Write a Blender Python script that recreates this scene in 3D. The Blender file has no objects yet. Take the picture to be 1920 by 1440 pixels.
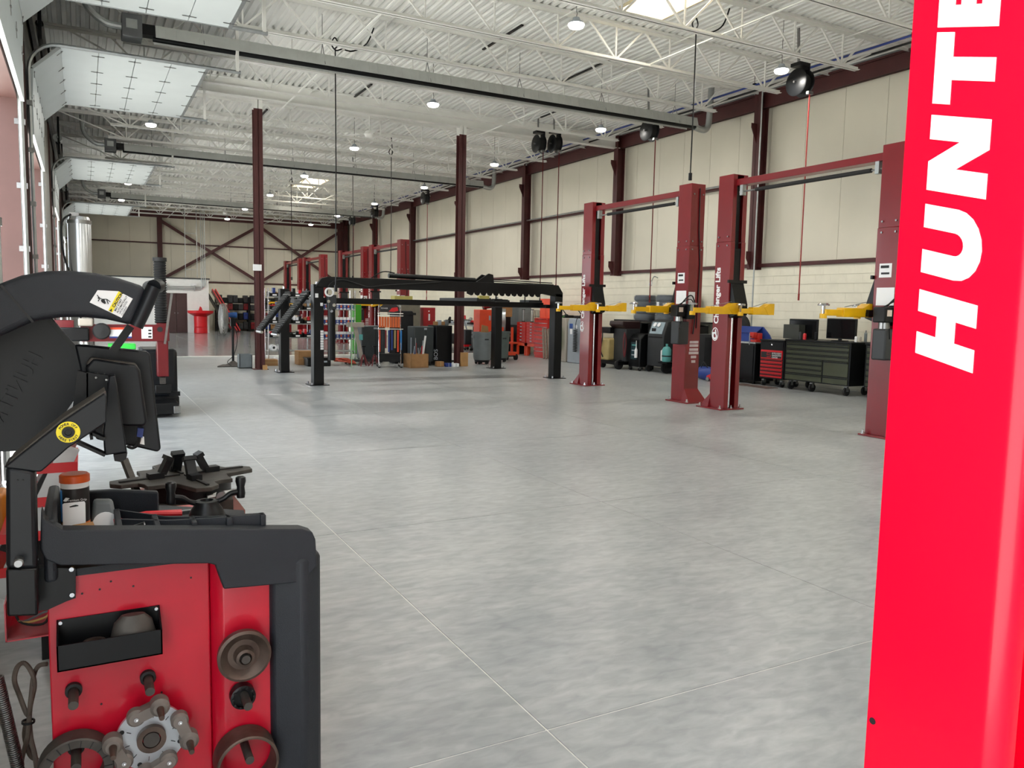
import bpy, bmesh, math, random
from mathutils import Vector, Matrix
random.seed(7)
S = bpy.context.scene
COL = S.collection
# ------------------------------------------------------------------ camera
F_PX = 1482.0; EYE = Vector((0.0, 0.0, 1.6))
W2C = Matrix(((0.8800, -0.4747, 0.0193), (0.0287, 0.0938, 0.9952), (-0.4741, -0.8751, 0.0962)))
def _fit():
    yc = Vector((155 - 960, -(561 - 720), -F_PX)).normalized()
    hx = Vector((1, -0.0194, 0))
    up = hx.cross(yc).normalized()
    if up.y < 0: up = -up
    xc = yc.cross(up)
    return Matrix((xc, yc, up))          # rows: world axes in camera coords = camera->world
C2W = _fit()
cam_d = bpy.data.cameras.new('camera'); cam = bpy.data.objects.new('camera', cam_d); COL.objects.link(cam)
cam_d.sensor_width = 36; cam_d.lens = F_PX / 1920 * 36; cam_d.clip_start = 0.05; cam_d.clip_end = 300
cam.matrix_world = Matrix.Translation(EYE) @ C2W.to_4x4()
S.camera = cam
# ------------------------------------------------------------------ world, exposure
S.view_settings.view_transform = 'Standard'; S.view_settings.look = 'None'
S.view_settings.gamma = 1; S.view_settings.use_curve_mapping = False
S.view_settings.exposure = -0.22
SKY = 6.0
sun_d = bpy.data.lights.new('sun', 'SUN'); sun_d.energy = 60.0; sun_d.angle = 0.02; sun_d.color = (1.0, 0.96, 0.9)
sun = bpy.data.objects.new('sun', sun_d); COL.objects.link(sun)
sun.rotation_euler = Vector((0.11, -0.62, -0.78)).to_track_quat('-Z', 'Y').to_euler()
w = bpy.data.worlds.new('overcast_sky'); S.world = w; w.use_nodes = True
bg = w.node_tree.nodes['Background']; bg.inputs[0].default_value = (0.86, 0.94, 1.0, 1); bg.inputs[1].default_value = SKY
LAMP_W = 42.0
DOORS = [(-9.6, -5.5), (-3.3, 0.8), (8.0, 12.1), (14.3, 18.4), (25.2, 29.5), (36.5, 40.9)]   # open bays (y0, y1)

# ------------------------------------------------------------------ measuring helpers (photo pixel -> point in the place)
def ray(px, py): return C2W @ Vector((px - 960, -(py - 720), -F_PX))
def at(px, py, ax, val):
    r = ray(px, py); i = 'XYZ'.index(ax); t = (val - EYE[i]) / r[i]; return EYE + r * t
def fl(px, py, z=0.0): return at(px, py, 'Z', z)

# ------------------------------------------------------------------ materials
def lin(c): c = c / 255.0; return c / 12.92 if c <= 0.04045 else ((c + 0.055) / 1.055) ** 2.4
def rgb(r, g, b): return (lin(r), lin(g), lin(b), 1)
MATS = {}
def mat(name, col, rough=0.5, metal=0.0, var=0.12, scale=6.0, bump=0.0, bscale=80.0, spec=0.5, emit=0.0, alpha=1.0, trans=0.0, coat=0.0):
    if name in MATS: return MATS[name]
    m = bpy.data.materials.new(name); m.use_nodes = True; nt = m.node_tree; N = nt.nodes; L = nt.links
    p = N['Principled BSDF']
    c = rgb(*col)
    geo = N.new('ShaderNodeNewGeometry')
    nz = N.new('ShaderNodeTexNoise'); nz.inputs['Scale'].default_value = scale; nz.inputs['Detail'].default_value = 5
    L.new(geo.outputs['Position'], nz.inputs['Vector'])
    rp = N.new('ShaderNodeValToRGB')
    rp.color_ramp.elements[0].position = 0.3; rp.color_ramp.elements[1].position = 0.75
    rp.color_ramp.elements[0].color = (c[0] * (1 - var), c[1] * (1 - var), c[2] * (1 - var), 1)
    rp.color_ramp.elements[1].color = (min(1, c[0] * (1 + var)), min(1, c[1] * (1 + var)), min(1, c[2] * (1 + var)), 1)
    L.new(nz.outputs['Fac'], rp.inputs[0]); L.new(rp.outputs[0], p.inputs['Base Color'])
    p.inputs['Roughness'].default_value = rough; p.inputs['Metallic'].default_value = metal
    p.inputs['Specular IOR Level'].default_value = spec
    if coat: p.inputs['Coat Weight'].default_value = coat; p.inputs['Coat Roughness'].default_value = 0.08
    if bump:
        n2 = N.new('ShaderNodeTexNoise'); n2.inputs['Scale'].default_value = bscale; n2.inputs['Detail'].default_value = 3
        L.new(geo.outputs['Position'], n2.inputs['Vector'])
        b = N.new('ShaderNodeBump'); b.inputs['Strength'].default_value = bump; b.inputs['Distance'].default_value = 0.003
        L.new(n2.outputs['Fac'], b.inputs['Height']); L.new(b.outputs[0], p.inputs['Normal'])
    if emit:
        p.inputs['Emission Color'].default_value = c; p.inputs['Emission Strength'].default_value = emit
    if alpha < 1: p.inputs['Alpha'].default_value = alpha
    if trans: p.inputs['Transmission Weight'].default_value = trans
    MATS[name] = m
    return m
BROWN = mat('brown_primer_steel', (74, 32, 31), 0.55, var=0.15, scale=3)
BROWNL = mat('jamb_brown_steel', (90, 62, 58), 0.55, var=0.1, scale=3)
WHITE_ST = mat('white_painted_steel', (238, 238, 233), 0.5, var=0.06, scale=2)
DECK = mat('white_roof_deck', (240, 240, 236), 0.45, var=0.05, scale=1.2)
PANEL = mat('cream_insulated_panel', (220, 214, 196), 0.5, var=0.05, scale=0.8)
BLOCK = mat('painted_block', (236, 230, 210), 0.6, var=0.05, scale=4, bump=0.25, bscale=60)
MORTAR = mat('painted_mortar', (214, 208, 188), 0.7, var=0.05)
LIFT = mat('lift_red_paint', (120, 9, 20), 0.32, var=0.08, scale=3, coat=0.3)
MAROON = mat('changer_dark_red', (98, 7, 18), 0.35, var=0.08, scale=3, coat=0.2)
HRED = mat('glossy_bright_red', (240, 2, 42), 0.25, var=0.02, scale=2, coat=0.1, spec=0.25)
BRED = mat('balancer_red', (184, 12, 40), 0.28, var=0.08, scale=5, coat=0.4)
YEL = mat('arm_yellow', (232, 178, 12), 0.4, var=0.08)
BLK = mat('black_powder_coat', (9, 10, 12), 0.38, var=0.2, spec=0.3)
PLAS = mat('textured_black_plastic', (30, 33, 39), 0.55, var=0.12, scale=9, bump=0.35, bscale=420, spec=0.4)
PLASD = mat('smooth_dark_plastic', (14, 17, 22), 0.42, var=0.15, scale=6, spec=0.35)
DUSTY = mat('dusty_black_plastic', (74, 68, 62), 0.7, var=0.25, scale=14)
RUB = mat('black_rubber', (20, 20, 21), 0.7, var=0.2)
STEEL = mat('bare_steel', (150, 150, 150), 0.32, 1.0, var=0.12, scale=20)
CHROME = mat('chrome', (225, 225, 228), 0.12, 1.0, var=0.03)
GALV = mat('galvanised_steel', (178, 182, 182), 0.38, 0.85, var=0.14, scale=7)
RUST = mat('worn_brown_steel', (88, 74, 66), 0.5, 0.6, var=0.4, scale=18)
IRON = mat('dark_cast_iron', (70, 66, 62), 0.55, 0.4, var=0.3, scale=22)
WHT = mat('white_decal', (238, 238, 238), 0.5, var=0.03)
INK = mat('black_ink', (18, 18, 18), 0.6, var=0.05)
DECY = mat('yellow_decal', (244, 222, 20), 0.45, var=0.04)
GREY = mat('grey_plastic', (112, 118, 120), 0.5, var=0.1)
DGREY = mat('dark_grey_plastic', (44, 46, 48), 0.5, var=0.12)
CARD = mat('cardboard', (158, 118, 76), 0.8, var=0.12, scale=9)
OLIVE = mat('olive_enamel', (62, 66, 42), 0.35, var=0.08, coat=0.3)
TRED = mat('tool_red', (196, 34, 24), 0.35, var=0.08)
CRED = mat('cart_red', (206, 18, 30), 0.35, var=0.06)
ORNG = mat('orange_red_enamel', (224, 74, 40), 0.4, var=0.08)
BLUE = mat('blue_plastic', (28, 54, 128), 0.45, var=0.1)
GREEN = mat('bright_green', (62, 150, 36), 0.45, var=0.08)
TAN = mat('tan_plastic', (172, 152, 100), 0.5, var=0.1)
LGREY = mat('light_grey_plastic', (160, 168, 176), 0.5, var=0.06)
BEIGE = mat('beige_grey_plastic', (168, 160, 148), 0.5, var=0.06)
SCREEN = mat('dark_screen', (12, 13, 15), 0.12, var=0.05)
TEAL = mat('teal_tank', (96, 170, 168), 0.35, var=0.06)
FILM = mat('clear_wrap_film', (190, 196, 200), 0.15, var=0.1, alpha=0.16)
WOOD = mat('grey_wood', (128, 116, 104), 0.75, var=0.2, scale=14)
LED = mat('led_diffuser', (255, 250, 240), 0.4, emit=14.0, var=0.0)
SKYL = mat('skylight_lens', (255, 250, 240), 0.4, emit=9.0, var=0.0)
HRUST = mat('orange_cord', (176, 70, 44), 0.6, var=0.1)

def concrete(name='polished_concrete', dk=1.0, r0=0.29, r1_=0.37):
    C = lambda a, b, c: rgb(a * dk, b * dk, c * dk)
    m = bpy.data.materials.new(name); m.use_nodes = True; nt = m.node_tree; N = nt.nodes; L = nt.links
    p = N['Principled BSDF']; geo = N.new('ShaderNodeNewGeometry')
    mp = N.new('ShaderNodeMapping'); mp.inputs['Rotation'].default_value = (0, 0, 0.55); mp.inputs['Scale'].default_value = (1.0, 2.4, 1)
    L.new(geo.outputs['Position'], mp.inputs['Vector'])
    def noise(sc, det, src, dist=0.0):
        n = N.new('ShaderNodeTexNoise'); n.inputs['Scale'].default_value = sc; n.inputs['Detail'].default_value = det
        n.inputs['Distortion'].default_value = dist; L.new(src, n.inputs['Vector']); return n
    def ramp(fac, a, ca, b, cb):
        r = N.new('ShaderNodeValToRGB'); e = r.color_ramp.elements
        e[0].position = a; e[0].color = ca; e[1].position = b; e[1].color = cb; L.new(fac, r.inputs[0]); return r
    n1 = noise(0.5, 9, geo.outputs['Position'], 0.3); n2 = noise(1.8, 8, mp.outputs[0], 0.4); n3 = noise(8, 10, mp.outputs[0], 0.5)
    r1 = ramp(n1.outputs['Fac'], 0.3, C(142, 146, 149), 0.72, C(180, 182, 182))
    r2 = ramp(n2.outputs['Fac'], 0.25, C(138, 142, 145), 0.75, C(186, 187, 186))
    mx = N.new('ShaderNodeMix'); mx.data_type = 'RGBA'; mx.inputs[0].default_value = 0.5
    L.new(r1.outputs[0], mx.inputs[6]); L.new(r2.outputs[0], mx.inputs[7])
    r3 = ramp(n3.outputs['Fac'], 0.34, (0.78, 0.785, 0.79, 1), 0.68, (1.14, 1.14, 1.13, 1))
    m2 = N.new('ShaderNodeMix'); m2.data_type = 'RGBA'; m2.blend_type = 'MULTIPLY'; m2.inputs[0].default_value = 0.8
    L.new(mx.outputs[2], m2.inputs[6]); L.new(r3.outputs[0], m2.inputs[7])
    L.new(m2.outputs[2], p.inputs['Base Color'])
    rr = N.new('ShaderNodeMapRange'); rr.inputs[1].default_value = 0.3; rr.inputs[2].default_value = 0.75
    rr.inputs[3].default_value = r0; rr.inputs[4].default_value = r1_
    L.new(n2.outputs['Fac'], rr.inputs[0]); L.new(rr.outputs[0], p.inputs['Roughness'])
    p.inputs['Specular IOR Level'].default_value = 0.5
    return m
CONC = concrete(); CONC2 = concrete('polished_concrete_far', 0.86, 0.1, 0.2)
REFL = mat('ribbed_aluminium', (190, 193, 190), 0.42, 0.35, var=0.08, scale=4)
JOINT = mat('pale_joint_filler', (232, 230, 224), 0.7, var=0.1, scale=20)

# ------------------------------------------------------------------ mesh helpers
ORG = {}
class MB:
    def __init__(s): s.v = []; s.f = []
    def add(s, vs, fs):
        o = len(s.v); s.v += [tuple(v) for v in vs]; s.f += [tuple(i + o for i in f) for f in fs]; return s
    def box(s, x0, y0, z0, x1, y1, z1):
        x0, x1 = min(x0, x1), max(x0, x1); y0, y1 = min(y0, y1), max(y0, y1); z0, z1 = min(z0, z1), max(z0, z1)
        return s.add([(x0, y0, z0), (x1, y0, z0), (x1, y1, z0), (x0, y1, z0), (x0, y0, z1), (x1, y0, z1), (x1, y1, z1), (x0, y1, z1)],
                     [(3, 2, 1, 0), (4, 5, 6, 7), (0, 1, 5, 4), (1, 2, 6, 5), (2, 3, 7, 6), (3, 0, 4, 7)])
    def cb(s, c, sz): return s.box(c[0] - sz[0] / 2, c[1] - sz[1] / 2, c[2] - sz[2] / 2, c[0] + sz[0] / 2, c[1] + sz[1] / 2, c[2] + sz[2] / 2)
    def bar(s, p0, p1, w, h, up=(0, 0, 1)):
        p0 = Vector(p0); p1 = Vector(p1); d = (p1 - p0).normalized(); u = Vector(up)
        if abs(d.dot(u)) > 0.98: u = Vector((1, 0, 0))
        a = d.cross(u).normalized() * (w / 2); b = a.cross(d).normalized() * (h / 2)
        vs = [p + sa * a + sb * b for p in (p0, p1) for (sa, sb) in ((-1, -1), (1, -1), (1, 1), (-1, 1))]
        return s.add(vs, [(3, 2, 1, 0), (4, 5, 6, 7), (0, 1, 5, 4), (1, 2, 6, 5), (2, 3, 7, 6), (3, 0, 4, 7)])
    def cyl(s, p0, p1, r0, r1=None, n=12):
        r1 = r0 if r1 is None else r1
        p0 = Vector(p0); p1 = Vector(p1); d = (p1 - p0).normalized(); u = Vector((0, 0, 1)) if abs(d.z) < 0.9 else Vector((1, 0, 0))
        a = d.cross(u).normalized(); b = d.cross(a)
        vs = []
        for (p, r) in ((p0, r0), (p1, r1)):
            for k in range(n):
                t = 2 * math.pi * k / n; vs.append(p + a * (r * math.cos(t)) + b * (r * math.sin(t)))
        fs = [(k, (k + 1) % n, n + (k + 1) % n, n + k) for k in range(n)] + [tuple(range(n))[::-1], tuple(range(n, 2 * n))]
        return s.add(vs, fs)
    def tube(s, pts, r, n=8, smooth_pts=0):
        pts = [Vector(p) for p in pts]
        if smooth_pts:
            q = []
            for i in range(len(pts) - 1):
                a = pts[max(i - 1, 0)]; b = pts[i]; c = pts[i + 1]; d = pts[min(i + 2, len(pts) - 1)]
                for k in range(smooth_pts):
                    t = k / smooth_pts
                    q.append(0.5 * ((2 * b) + (c - a) * t + (2 * a - 5 * b + 4 * c - d) * t * t + (3 * b - a - 3 * c + d) * t ** 3))
            pts = q + [pts[-1]]
        vs = []; a = None
        for i, p in enumerate(pts):
            d = (pts[min(i + 1, len(pts) - 1)] - pts[max(i - 1, 0)]).normalized()
            if a is None:
                u = Vector((0, 0, 1)) if abs(d.z) < 0.9 else Vector((1, 0, 0)); a = d.cross(u).normalized()
            else:
                a = (a - d * a.dot(d)).normalized()
            b = d.cross(a)
            for k in range(n):
                t = 2 * math.pi * k / n; vs.append(p + a * (r * math.cos(t)) + b * (r * math.sin(t)))
        m = len(pts)
        fs = [(i * n + k, i * n + (k + 1) % n, (i + 1) * n + (k + 1) % n, (i + 1) * n + k) for i in range(m - 1) for k in range(n)]
        fs += [tuple(range(n))[::-1], tuple(range((m - 1) * n, m * n))]
        return s.add(vs, fs)
    def prism(s, poly, ax, a, b):
        n = len(poly); i = 'XYZ'.index(ax); vs = []
        for h in (a, b):
            for (u, v) in poly:
                c = [u, v]; c.insert(i, h); vs.append(c)
        fs = [tuple(range(n)), tuple(range(n, 2 * n))[::-1]] + [(k, n + k, n + (k + 1) % n, (k + 1) % n) for k in range(n)]
        return s.add(vs, fs)
    def lathe(s, prof, c=(0, 0, 0), ax=(0, 0, 1), n=20, closed=False):
        d = Vector(ax).normalized(); u = Vector((0, 0, 1)) if abs(d.z) < 0.9 else Vector((1, 0, 0))
        a = d.cross(u).normalized(); b = d.cross(a); c = Vector(c); vs = []
        for (r, h) in prof:
            for k in range(n):
                t = 2 * math.pi * k / n; vs.append(c + d * h + a * (r * math.cos(t)) + b * (r * math.sin(t)))
        m = len(prof); rng = m if closed else m - 1
        fs = [(i * n + k, i * n + (k + 1) % n, ((i + 1) % m) * n + (k + 1) % n, ((i + 1) % m) * n + k) for i in range(rng) for k in range(n)]
        if not closed:
            fs += [tuple(range(n))[::-1], tuple(range((m - 1) * n, m * n))]
        return s.add(vs, fs)
    def ring(s, c, ax, ro, ri, h0, h1, n=28):
        return s.lathe([(ri, h0), (ro, h0), (ro, h1), (ri, h1)], c, ax, n, True)
    def mesh(s, name, m, org=None):
        me = bpy.data.meshes.new(name)
        vs = s.v if org is None else [(v[0] - org[0], v[1] - org[1], v[2] - org[2]) for v in s.v]
        me.from_pydata(vs, [], s.f)
        bm = bmesh.new(); bm.from_mesh(me); bmesh.ops.recalc_face_normals(bm, faces=bm.faces); bm.to_mesh(me); bm.free()
        me.shade_smooth(); me.set_sharp_from_angle(angle=math.radians(32))
        me.materials.append(m); return me
    def build(s, name, m, parent=None, bevel=0.0, seg=2, w=False):
        org = ORG.get(parent.name) if (w and parent is not None) else None
        o = bpy.data.objects.new(name, s.mesh(name, m, org)); COL.objects.link(o)
        if parent is not None:
            o.parent = parent
            if parent.name in ORG: ORG[o.name] = ORG[parent.name]
        if bevel:
            b = o.modifiers.new('bevel', 'BEVEL'); b.width = bevel; b.segments = seg; b.limit_method = 'ANGLE'; b.angle_limit = math.radians(40)
        return o
def tag(o, label, cat, group=None):
    o['label'] = label; o['category'] = cat
    if group: o['group'] = group
    return o
def thing(name, label, cat, loc=(0, 0, 0), rotz=0.0, group=None):
    o = bpy.data.objects.new(name, None); COL.objects.link(o); o.empty_display_size = 0.1
    o.location = loc; o.rotation_euler = (0, 0, rotz); ORG[o.name] = tuple(loc)
    return tag(o, label, cat, group)
def struct(o): o['kind'] = 'structure'; return o
def sempty(name, loc=(0, 0, 0)):
    o = bpy.data.objects.new(name, None); COL.objects.link(o); o.location = loc; o['kind'] = 'structure'; ORG[o.name] = tuple(loc); return o
def inst(src_mesh, name, parent, loc=(0, 0, 0), rot=(0, 0, 0), scale=(1, 1, 1)):
    o = bpy.data.objects.new(name, src_mesh); COL.objects.link(o); o.parent = parent; o.location = loc; o.rotation_euler = rot; o.scale = scale; return o
KIDS = {}
def _kids(o): return [c for c in COL.objects if c.parent == o]
def dup(root, loc, rotz=None, label=None):
    def cp(o, par):
        c = o.copy(); COL.objects.link(c); c.parent = par
        for k in list(o.children): cp(k, c)
        return c
    r = cp(root, None); r.location = loc
    if rotz is not None: r.rotation_euler = (0, 0, rotz)
    if label: r['label'] = label
    return r
def text(name, body, size, m, parent, mtx, offset=0.0, extrude=0.0008, align='LEFT', spacing=1.0):
    c = bpy.data.curves.new('t', 'FONT'); c.body = body; c.size = size; c.offset = offset; c.extrude = extrude; c.align_x = align; c.space_character = spacing
    c.resolution_u = 3
    o = bpy.data.objects.new('t', c); COL.objects.link(o); bpy.context.view_layer.update()
    me = bpy.data.meshes.new_from_object(o.evaluated_get(bpy.context.evaluated_depsgraph_get()))
    bpy.data.objects.remove(o); bpy.data.curves.remove(c)
    me.transform(mtx); me.materials.clear(); me.materials.append(m)
    r = bpy.data.objects.new(name, me); COL.objects.link(r); r.parent = parent
    if parent is not None and parent.name in ORG: ORG[r.name] = ORG[parent.name]
    return r
def frame(o, ex, ey, ez=None):
    ex = Vector(ex); ey = Vector(ey); ez = Vector(ez) if ez else ex.cross(ey)
    return Matrix(((ex.x, ey.x, ez.x, o[0]), (ex.y, ey.y, ez.y, o[1]), (ex.z, ey.z, ez.z, o[2]), (0, 0, 0, 1)))
# =================================================================== SETTING
YN, YF = -12.0, 47.6           # building ends
XL, XR = -0.70, 14.28          # inner faces of the long walls
# ---- floor: slabs with recessed pale joints
floor = struct(MB().box(-1.2, YN - 0.3, -0.25, 14.7, YF + 0.3, -0.003).build('floor', JOINT))
xs = [-1.2, 1.51, 3.76, 6.38, 9.0, 11.65, 14.7]
ys = [YN, -9.1, -6.2, -3.3, -0.44, 2.45, 5.33, 8.3, 11.2, 14.1, 17.0, 19.9, 22.2, 24.5, 24.82, 28.0, 31.2, 34.4, 37.6, 40.8, 44.0, YF + .3]
for i in range(len(xs) - 1):
    for j in range(len(ys) - 1):
        band = abs(ys[j] - 24.5) < 0.01
        g = 0.0042
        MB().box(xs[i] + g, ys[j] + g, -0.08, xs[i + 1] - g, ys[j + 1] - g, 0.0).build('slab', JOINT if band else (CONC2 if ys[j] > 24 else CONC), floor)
apron = struct(MB().box(-40, -60, -0.3, -0.95, 90, -0.05).build('floor_apron', mat('outdoor_pavement', (168, 168, 164), 0.8, var=0.1, scale=0.6)))
# ---- right wall
wr = sempty('wall_right')
MB().box(14.34, YN, 0, 14.6, YF, 7.0).build('core', PANEL, wr)
pw = 1.02; y = 11.8 - 24 * pw; pcache = {}
me_lo = MB().box(0, 0.004, 0, 0.06, pw - 0.004, 1.93).mesh('panel', PANEL); me_hi = MB().box(0, 0.004, 0, 0.06, pw - 0.004, 1.95).mesh('panel', PANEL)
for k in range(60):
    yy = y + k * pw
    if yy + pw < 3: continue
    if yy > YF - 0.2: break
    inst(me_lo, 'wall_panel', wr, (XR, yy, 2.76)); inst(me_hi, 'wall_panel', wr, (XR, yy, 4.72))
# painted block base: courses of 0.2 m
bh, bl = 0.2, 0.4
MB().box(14.16, YN, 0, 14.34, YF, 2.66).build('mortar_bed', MORTAR, wr)
me_b = MB().box(0, 0.0008, 0.003, 0.14, bl - 0.0008, bh - 0.003).mesh('block', BLOCK)
n_blk = 0; rest = MB()
for r in range(13):
    for k in range(-40, 120):
        yy = 6.0 + k * bl + (bl / 2 if r % 2 else 0); z = 0.04 + r * bh
        if yy > YF - 0.4 or yy < 2: continue
        if 8.6 <= yy < 17.2 and r > 1 and n_blk < 290:
            inst(me_b, 'block', wr, (14.13, yy, z)); n_blk += 1
        else: rest.box(14.13, yy + .0008, z + .003, 14.2, yy + bl - .0008, z + bh - .003)
o = rest.build('blocks', BLOCK, wr); o['kind'] = 'stuff'
MB().box(14.08, YN, 2.66, 14.3, YF, 2.74).build('ledge_rail', BROWN, wr)
MB().box(14.12, YN, 4.64, 14.28, YF, 4.70).build('girt', BROWN, wr)
MB().cyl((14.04, 4, 4.70), (14.04, YF - 0.3, 4.70), 0.025, n=8).build('conduit', GALV, wr)
MB().box(14.02, YN, 6.30, 14.06, YF, 6.66).box(13.98, YN, 6.30, 14.1, YF, 6.32).box(13.98, YN, 6.62, 14.28, YF, 6.66).build('eave_beam', BROWN, wr)
def ibeam_v(mb, x, y, z0, z1, fw=0.2, d=0.26, t=0.014, ax='X'):
    if ax == 'X':   # flanges normal to X
        return mb.box(x - d / 2, y - fw / 2, z0, x - d / 2 + t, y + fw / 2, z1).box(x + d / 2 - t, y - fw / 2, z0, x + d / 2, y + fw / 2, z1).box(x - d / 2, y - t / 2, z0, x + d / 2, y + t / 2, z1)
    return mb.box(x - fw / 2, y - d / 2, z0, x + fw / 2, y - d / 2 + t, z1).box(x - fw / 2, y + d / 2 - t, z0, x + fw / 2, y + d / 2, z1).box(x - t / 2, y - d / 2, z0, x + t / 2, y + d / 2, z1)
for k in range(-1, 7):
    y = 13.9 + 5.55 * k
    ibeam_v(MB(), 14.0, y, 2.6, 6.66).build('column', BROWN, wr)
    MB().prism([(13.87, 2.62), (13.72, 2.86), (13.72, 3.02), (13.87, 3.02)], 'Y', y - 0.006, y + 0.006).prism([(13.87, 5.5), (13.7, 5.85), (13.7, 5.95), (13.87, 5.95)], 'Y', y - 0.006, y + 0.006).build('gusset_plate', BROWN, wr)
    if k == 0: MB().tube([(13.86, y - 0.14, 0.9), (13.86, y - 0.14, 6.4), (13.8, y - 0.2, 6.62)], 0.018, 6).build('conduit', GALV, wr)
# ---- far wall
wb = sempty('wall_back')
MB().box(-1, YF + 0.06, 0, 14.7, YF + 0.3, 7.0).build('core', PANEL, wb)
me1 = MB().box(0.004, 0, 0, pw - 0.004, 0.06, 1.95).mesh('panel', PANEL); me2 = MB().box(0.004, 0, 0, pw - 0.004, 0.06, 1.95).mesh('panel', PANEL)
for k in range(15):
    inst(me1, 'wall_panel', wb, (-0.75 + k * pw, YF, 2.74)); inst(me2, 'wall_panel', wb, (-0.75 + k * pw, YF, 4.76))
MB().box(-0.75, YF - 0.08, 0, 14.2, YF + 0.06, 2.64).build('block_base', BLOCK, wb)
MB().box(-0.75, YF - 0.12, 2.64, 14.2, YF, 2.72).build('ledge_rail', BROWN, wb)
MB().box(-0.75, YF - 0.12, 4.70, 14.2, YF, 4.76).build('girt', BROWN, wb)
MB().box(-0.75, YF - 0.2, 6.1, 14.2, YF - 0.1, 6.5).build('eave_beam', BROWN, wb)
cxs = [3.78, 9.0, 13.75]
for x in cxs: ibeam_v(MB(), x, YF - 0.16, 0, 6.5, 0.24, 0.26, ax='Y').build('column', BROWN, wb)
for (a, b) in ((cxs[0], cxs[1]), (cxs[1], cxs[2])):
    MB().bar((a, YF - 0.3, 5.95), (b, YF - 0.3, 2.75), 0.16, 0.05, (0, 1, 0)).build('brace', BROWN, wb)
    MB().bar((a, YF - 0.38, 2.75), (b, YF - 0.38, 5.95), 0.16, 0.05, (0, 1, 0)).build('brace', BROWN, wb)
MB().box(-1, YN - 0.3, 0, 14.7, YN, 7.0).build('wall_front', PANEL)['kind'] = 'structure'
# ---- small office built in the far corner
wo = sempty('wall_office')
WHW = mat('white_drywall', (236, 236, 232), 0.6, var=0.03)
MB().box(-0.69, 43.3, 0, 3.62, 43.4, 2.72).box(4.66, 43.3, 0, 5.7, 43.4, 2.72).box(3.62, 43.3, 2.0, 4.66, 43.4, 2.72).build('front_wall', WHW, wo)
MB().box(5.6, 43.4, 0, 5.7, YF - 0.1, 2.72).build('side_wall', WHW, wo)
MB().box(-0.69, 43.25, 2.72, 5.75, YF - 0.35, 2.78).build('roof_cap', DGREY, wo)
for k, z in enumerate((2.18, 2.25, 2.33)):
    MB().tube([(3.0, 43.24, z), (5.3 + 0.09 * k, 43.24, z), (5.35 + 0.09 * k, 43.24, z + 0.1), (5.35 + 0.09 * k, 43.24, 6.2)], 0.018, 6).build('pipe', GALV, wo)
MB().box(3.7, 43.2, 2.12, 3.75, 43.3, 2.45).build('pipe_bracket', GALV, wo); MB().box(5.0, 43.2, 2.12, 5.05, 43.3, 2.45).build('pipe_bracket', GALV, wo)
MB().box(4.85, 43.15, 2.4, 5.1, 43.3, 2.5).build('exit_light', WHT, wo)
for x in (4.6, 5.15):
    MB().bar((x, 43.2, 2.8), (x, 43.2, 6.3), 0.03, 0.03).build('ladder_rail', GALV, wo)
for z in (3.2, 4.1, 5.0): MB().bar((4.6, 43.2, z), (5.15, 43.2, z), 0.025, 0.025).build('ladder_rung', GALV, wo)
d = sempty('door_5')
DBR = mat('dark_brown_door', (70, 46, 44), 0.5, var=0.08)
for x in (3.63, 4.15):
    lf = MB().box(x, 43.3, 0.01, x + 0.505, 43.36, 1.99).build('door_leaf', DBR, d, w=True)
    MB().cyl((x + (0.44 if x < 4 else 0.06), 43.25, 1.0), (x + (0.44 if x < 4 else 0.06), 43.3, 1.0), 0.025, n=10).build('knob', STEEL, lf, w=True)
# ---- left wall with the overhead doors
wl = sempty('wall_left')
WLM = mat('dark_inner_wall', (150, 148, 142), 0.6, var=0.06)
HZ = 4.12                       # clear door height
edges = [YN] + [v for ab in DOORS for v in ab] + [YF + 0.3]
for a, b in zip(edges[0::2], edges[1::2]):
    MB().box(-0.9, a + (0.02 if a > YN else 0), 0, XL, b - (0.02 if b < YF else 0), 7.0).build('pier', WLM, wl)
for (a, b) in DOORS:
    MB().box(-0.895, a - 0.03, HZ + 0.17, XL - 0.005, b + 0.03, 7.0).build('lintel', WLM, wl)
for (a, b) in DOORS[2:]:
    for (p, q) in ((a - 0.16, a + 0.0), (b, b + 0.16)):
        MB().box(-0.91, p, 0, -0.66, q, 6.3).build('jamb', BROWNL, wl)
    MB().box(-0.91, a, HZ, -0.66, b, HZ + 0.16).build('header', BROWNL, wl)
MB().box(-0.66, YN, 6.2, -0.6, YF, 6.66).build('eave_beam', mat('grey_eave', (120, 120, 118), 0.5), wl)
DWHT = mat('white_door_panel', (204, 211, 212), 0.45, var=0.03, scale=2)
HZT = 5.45
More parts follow.
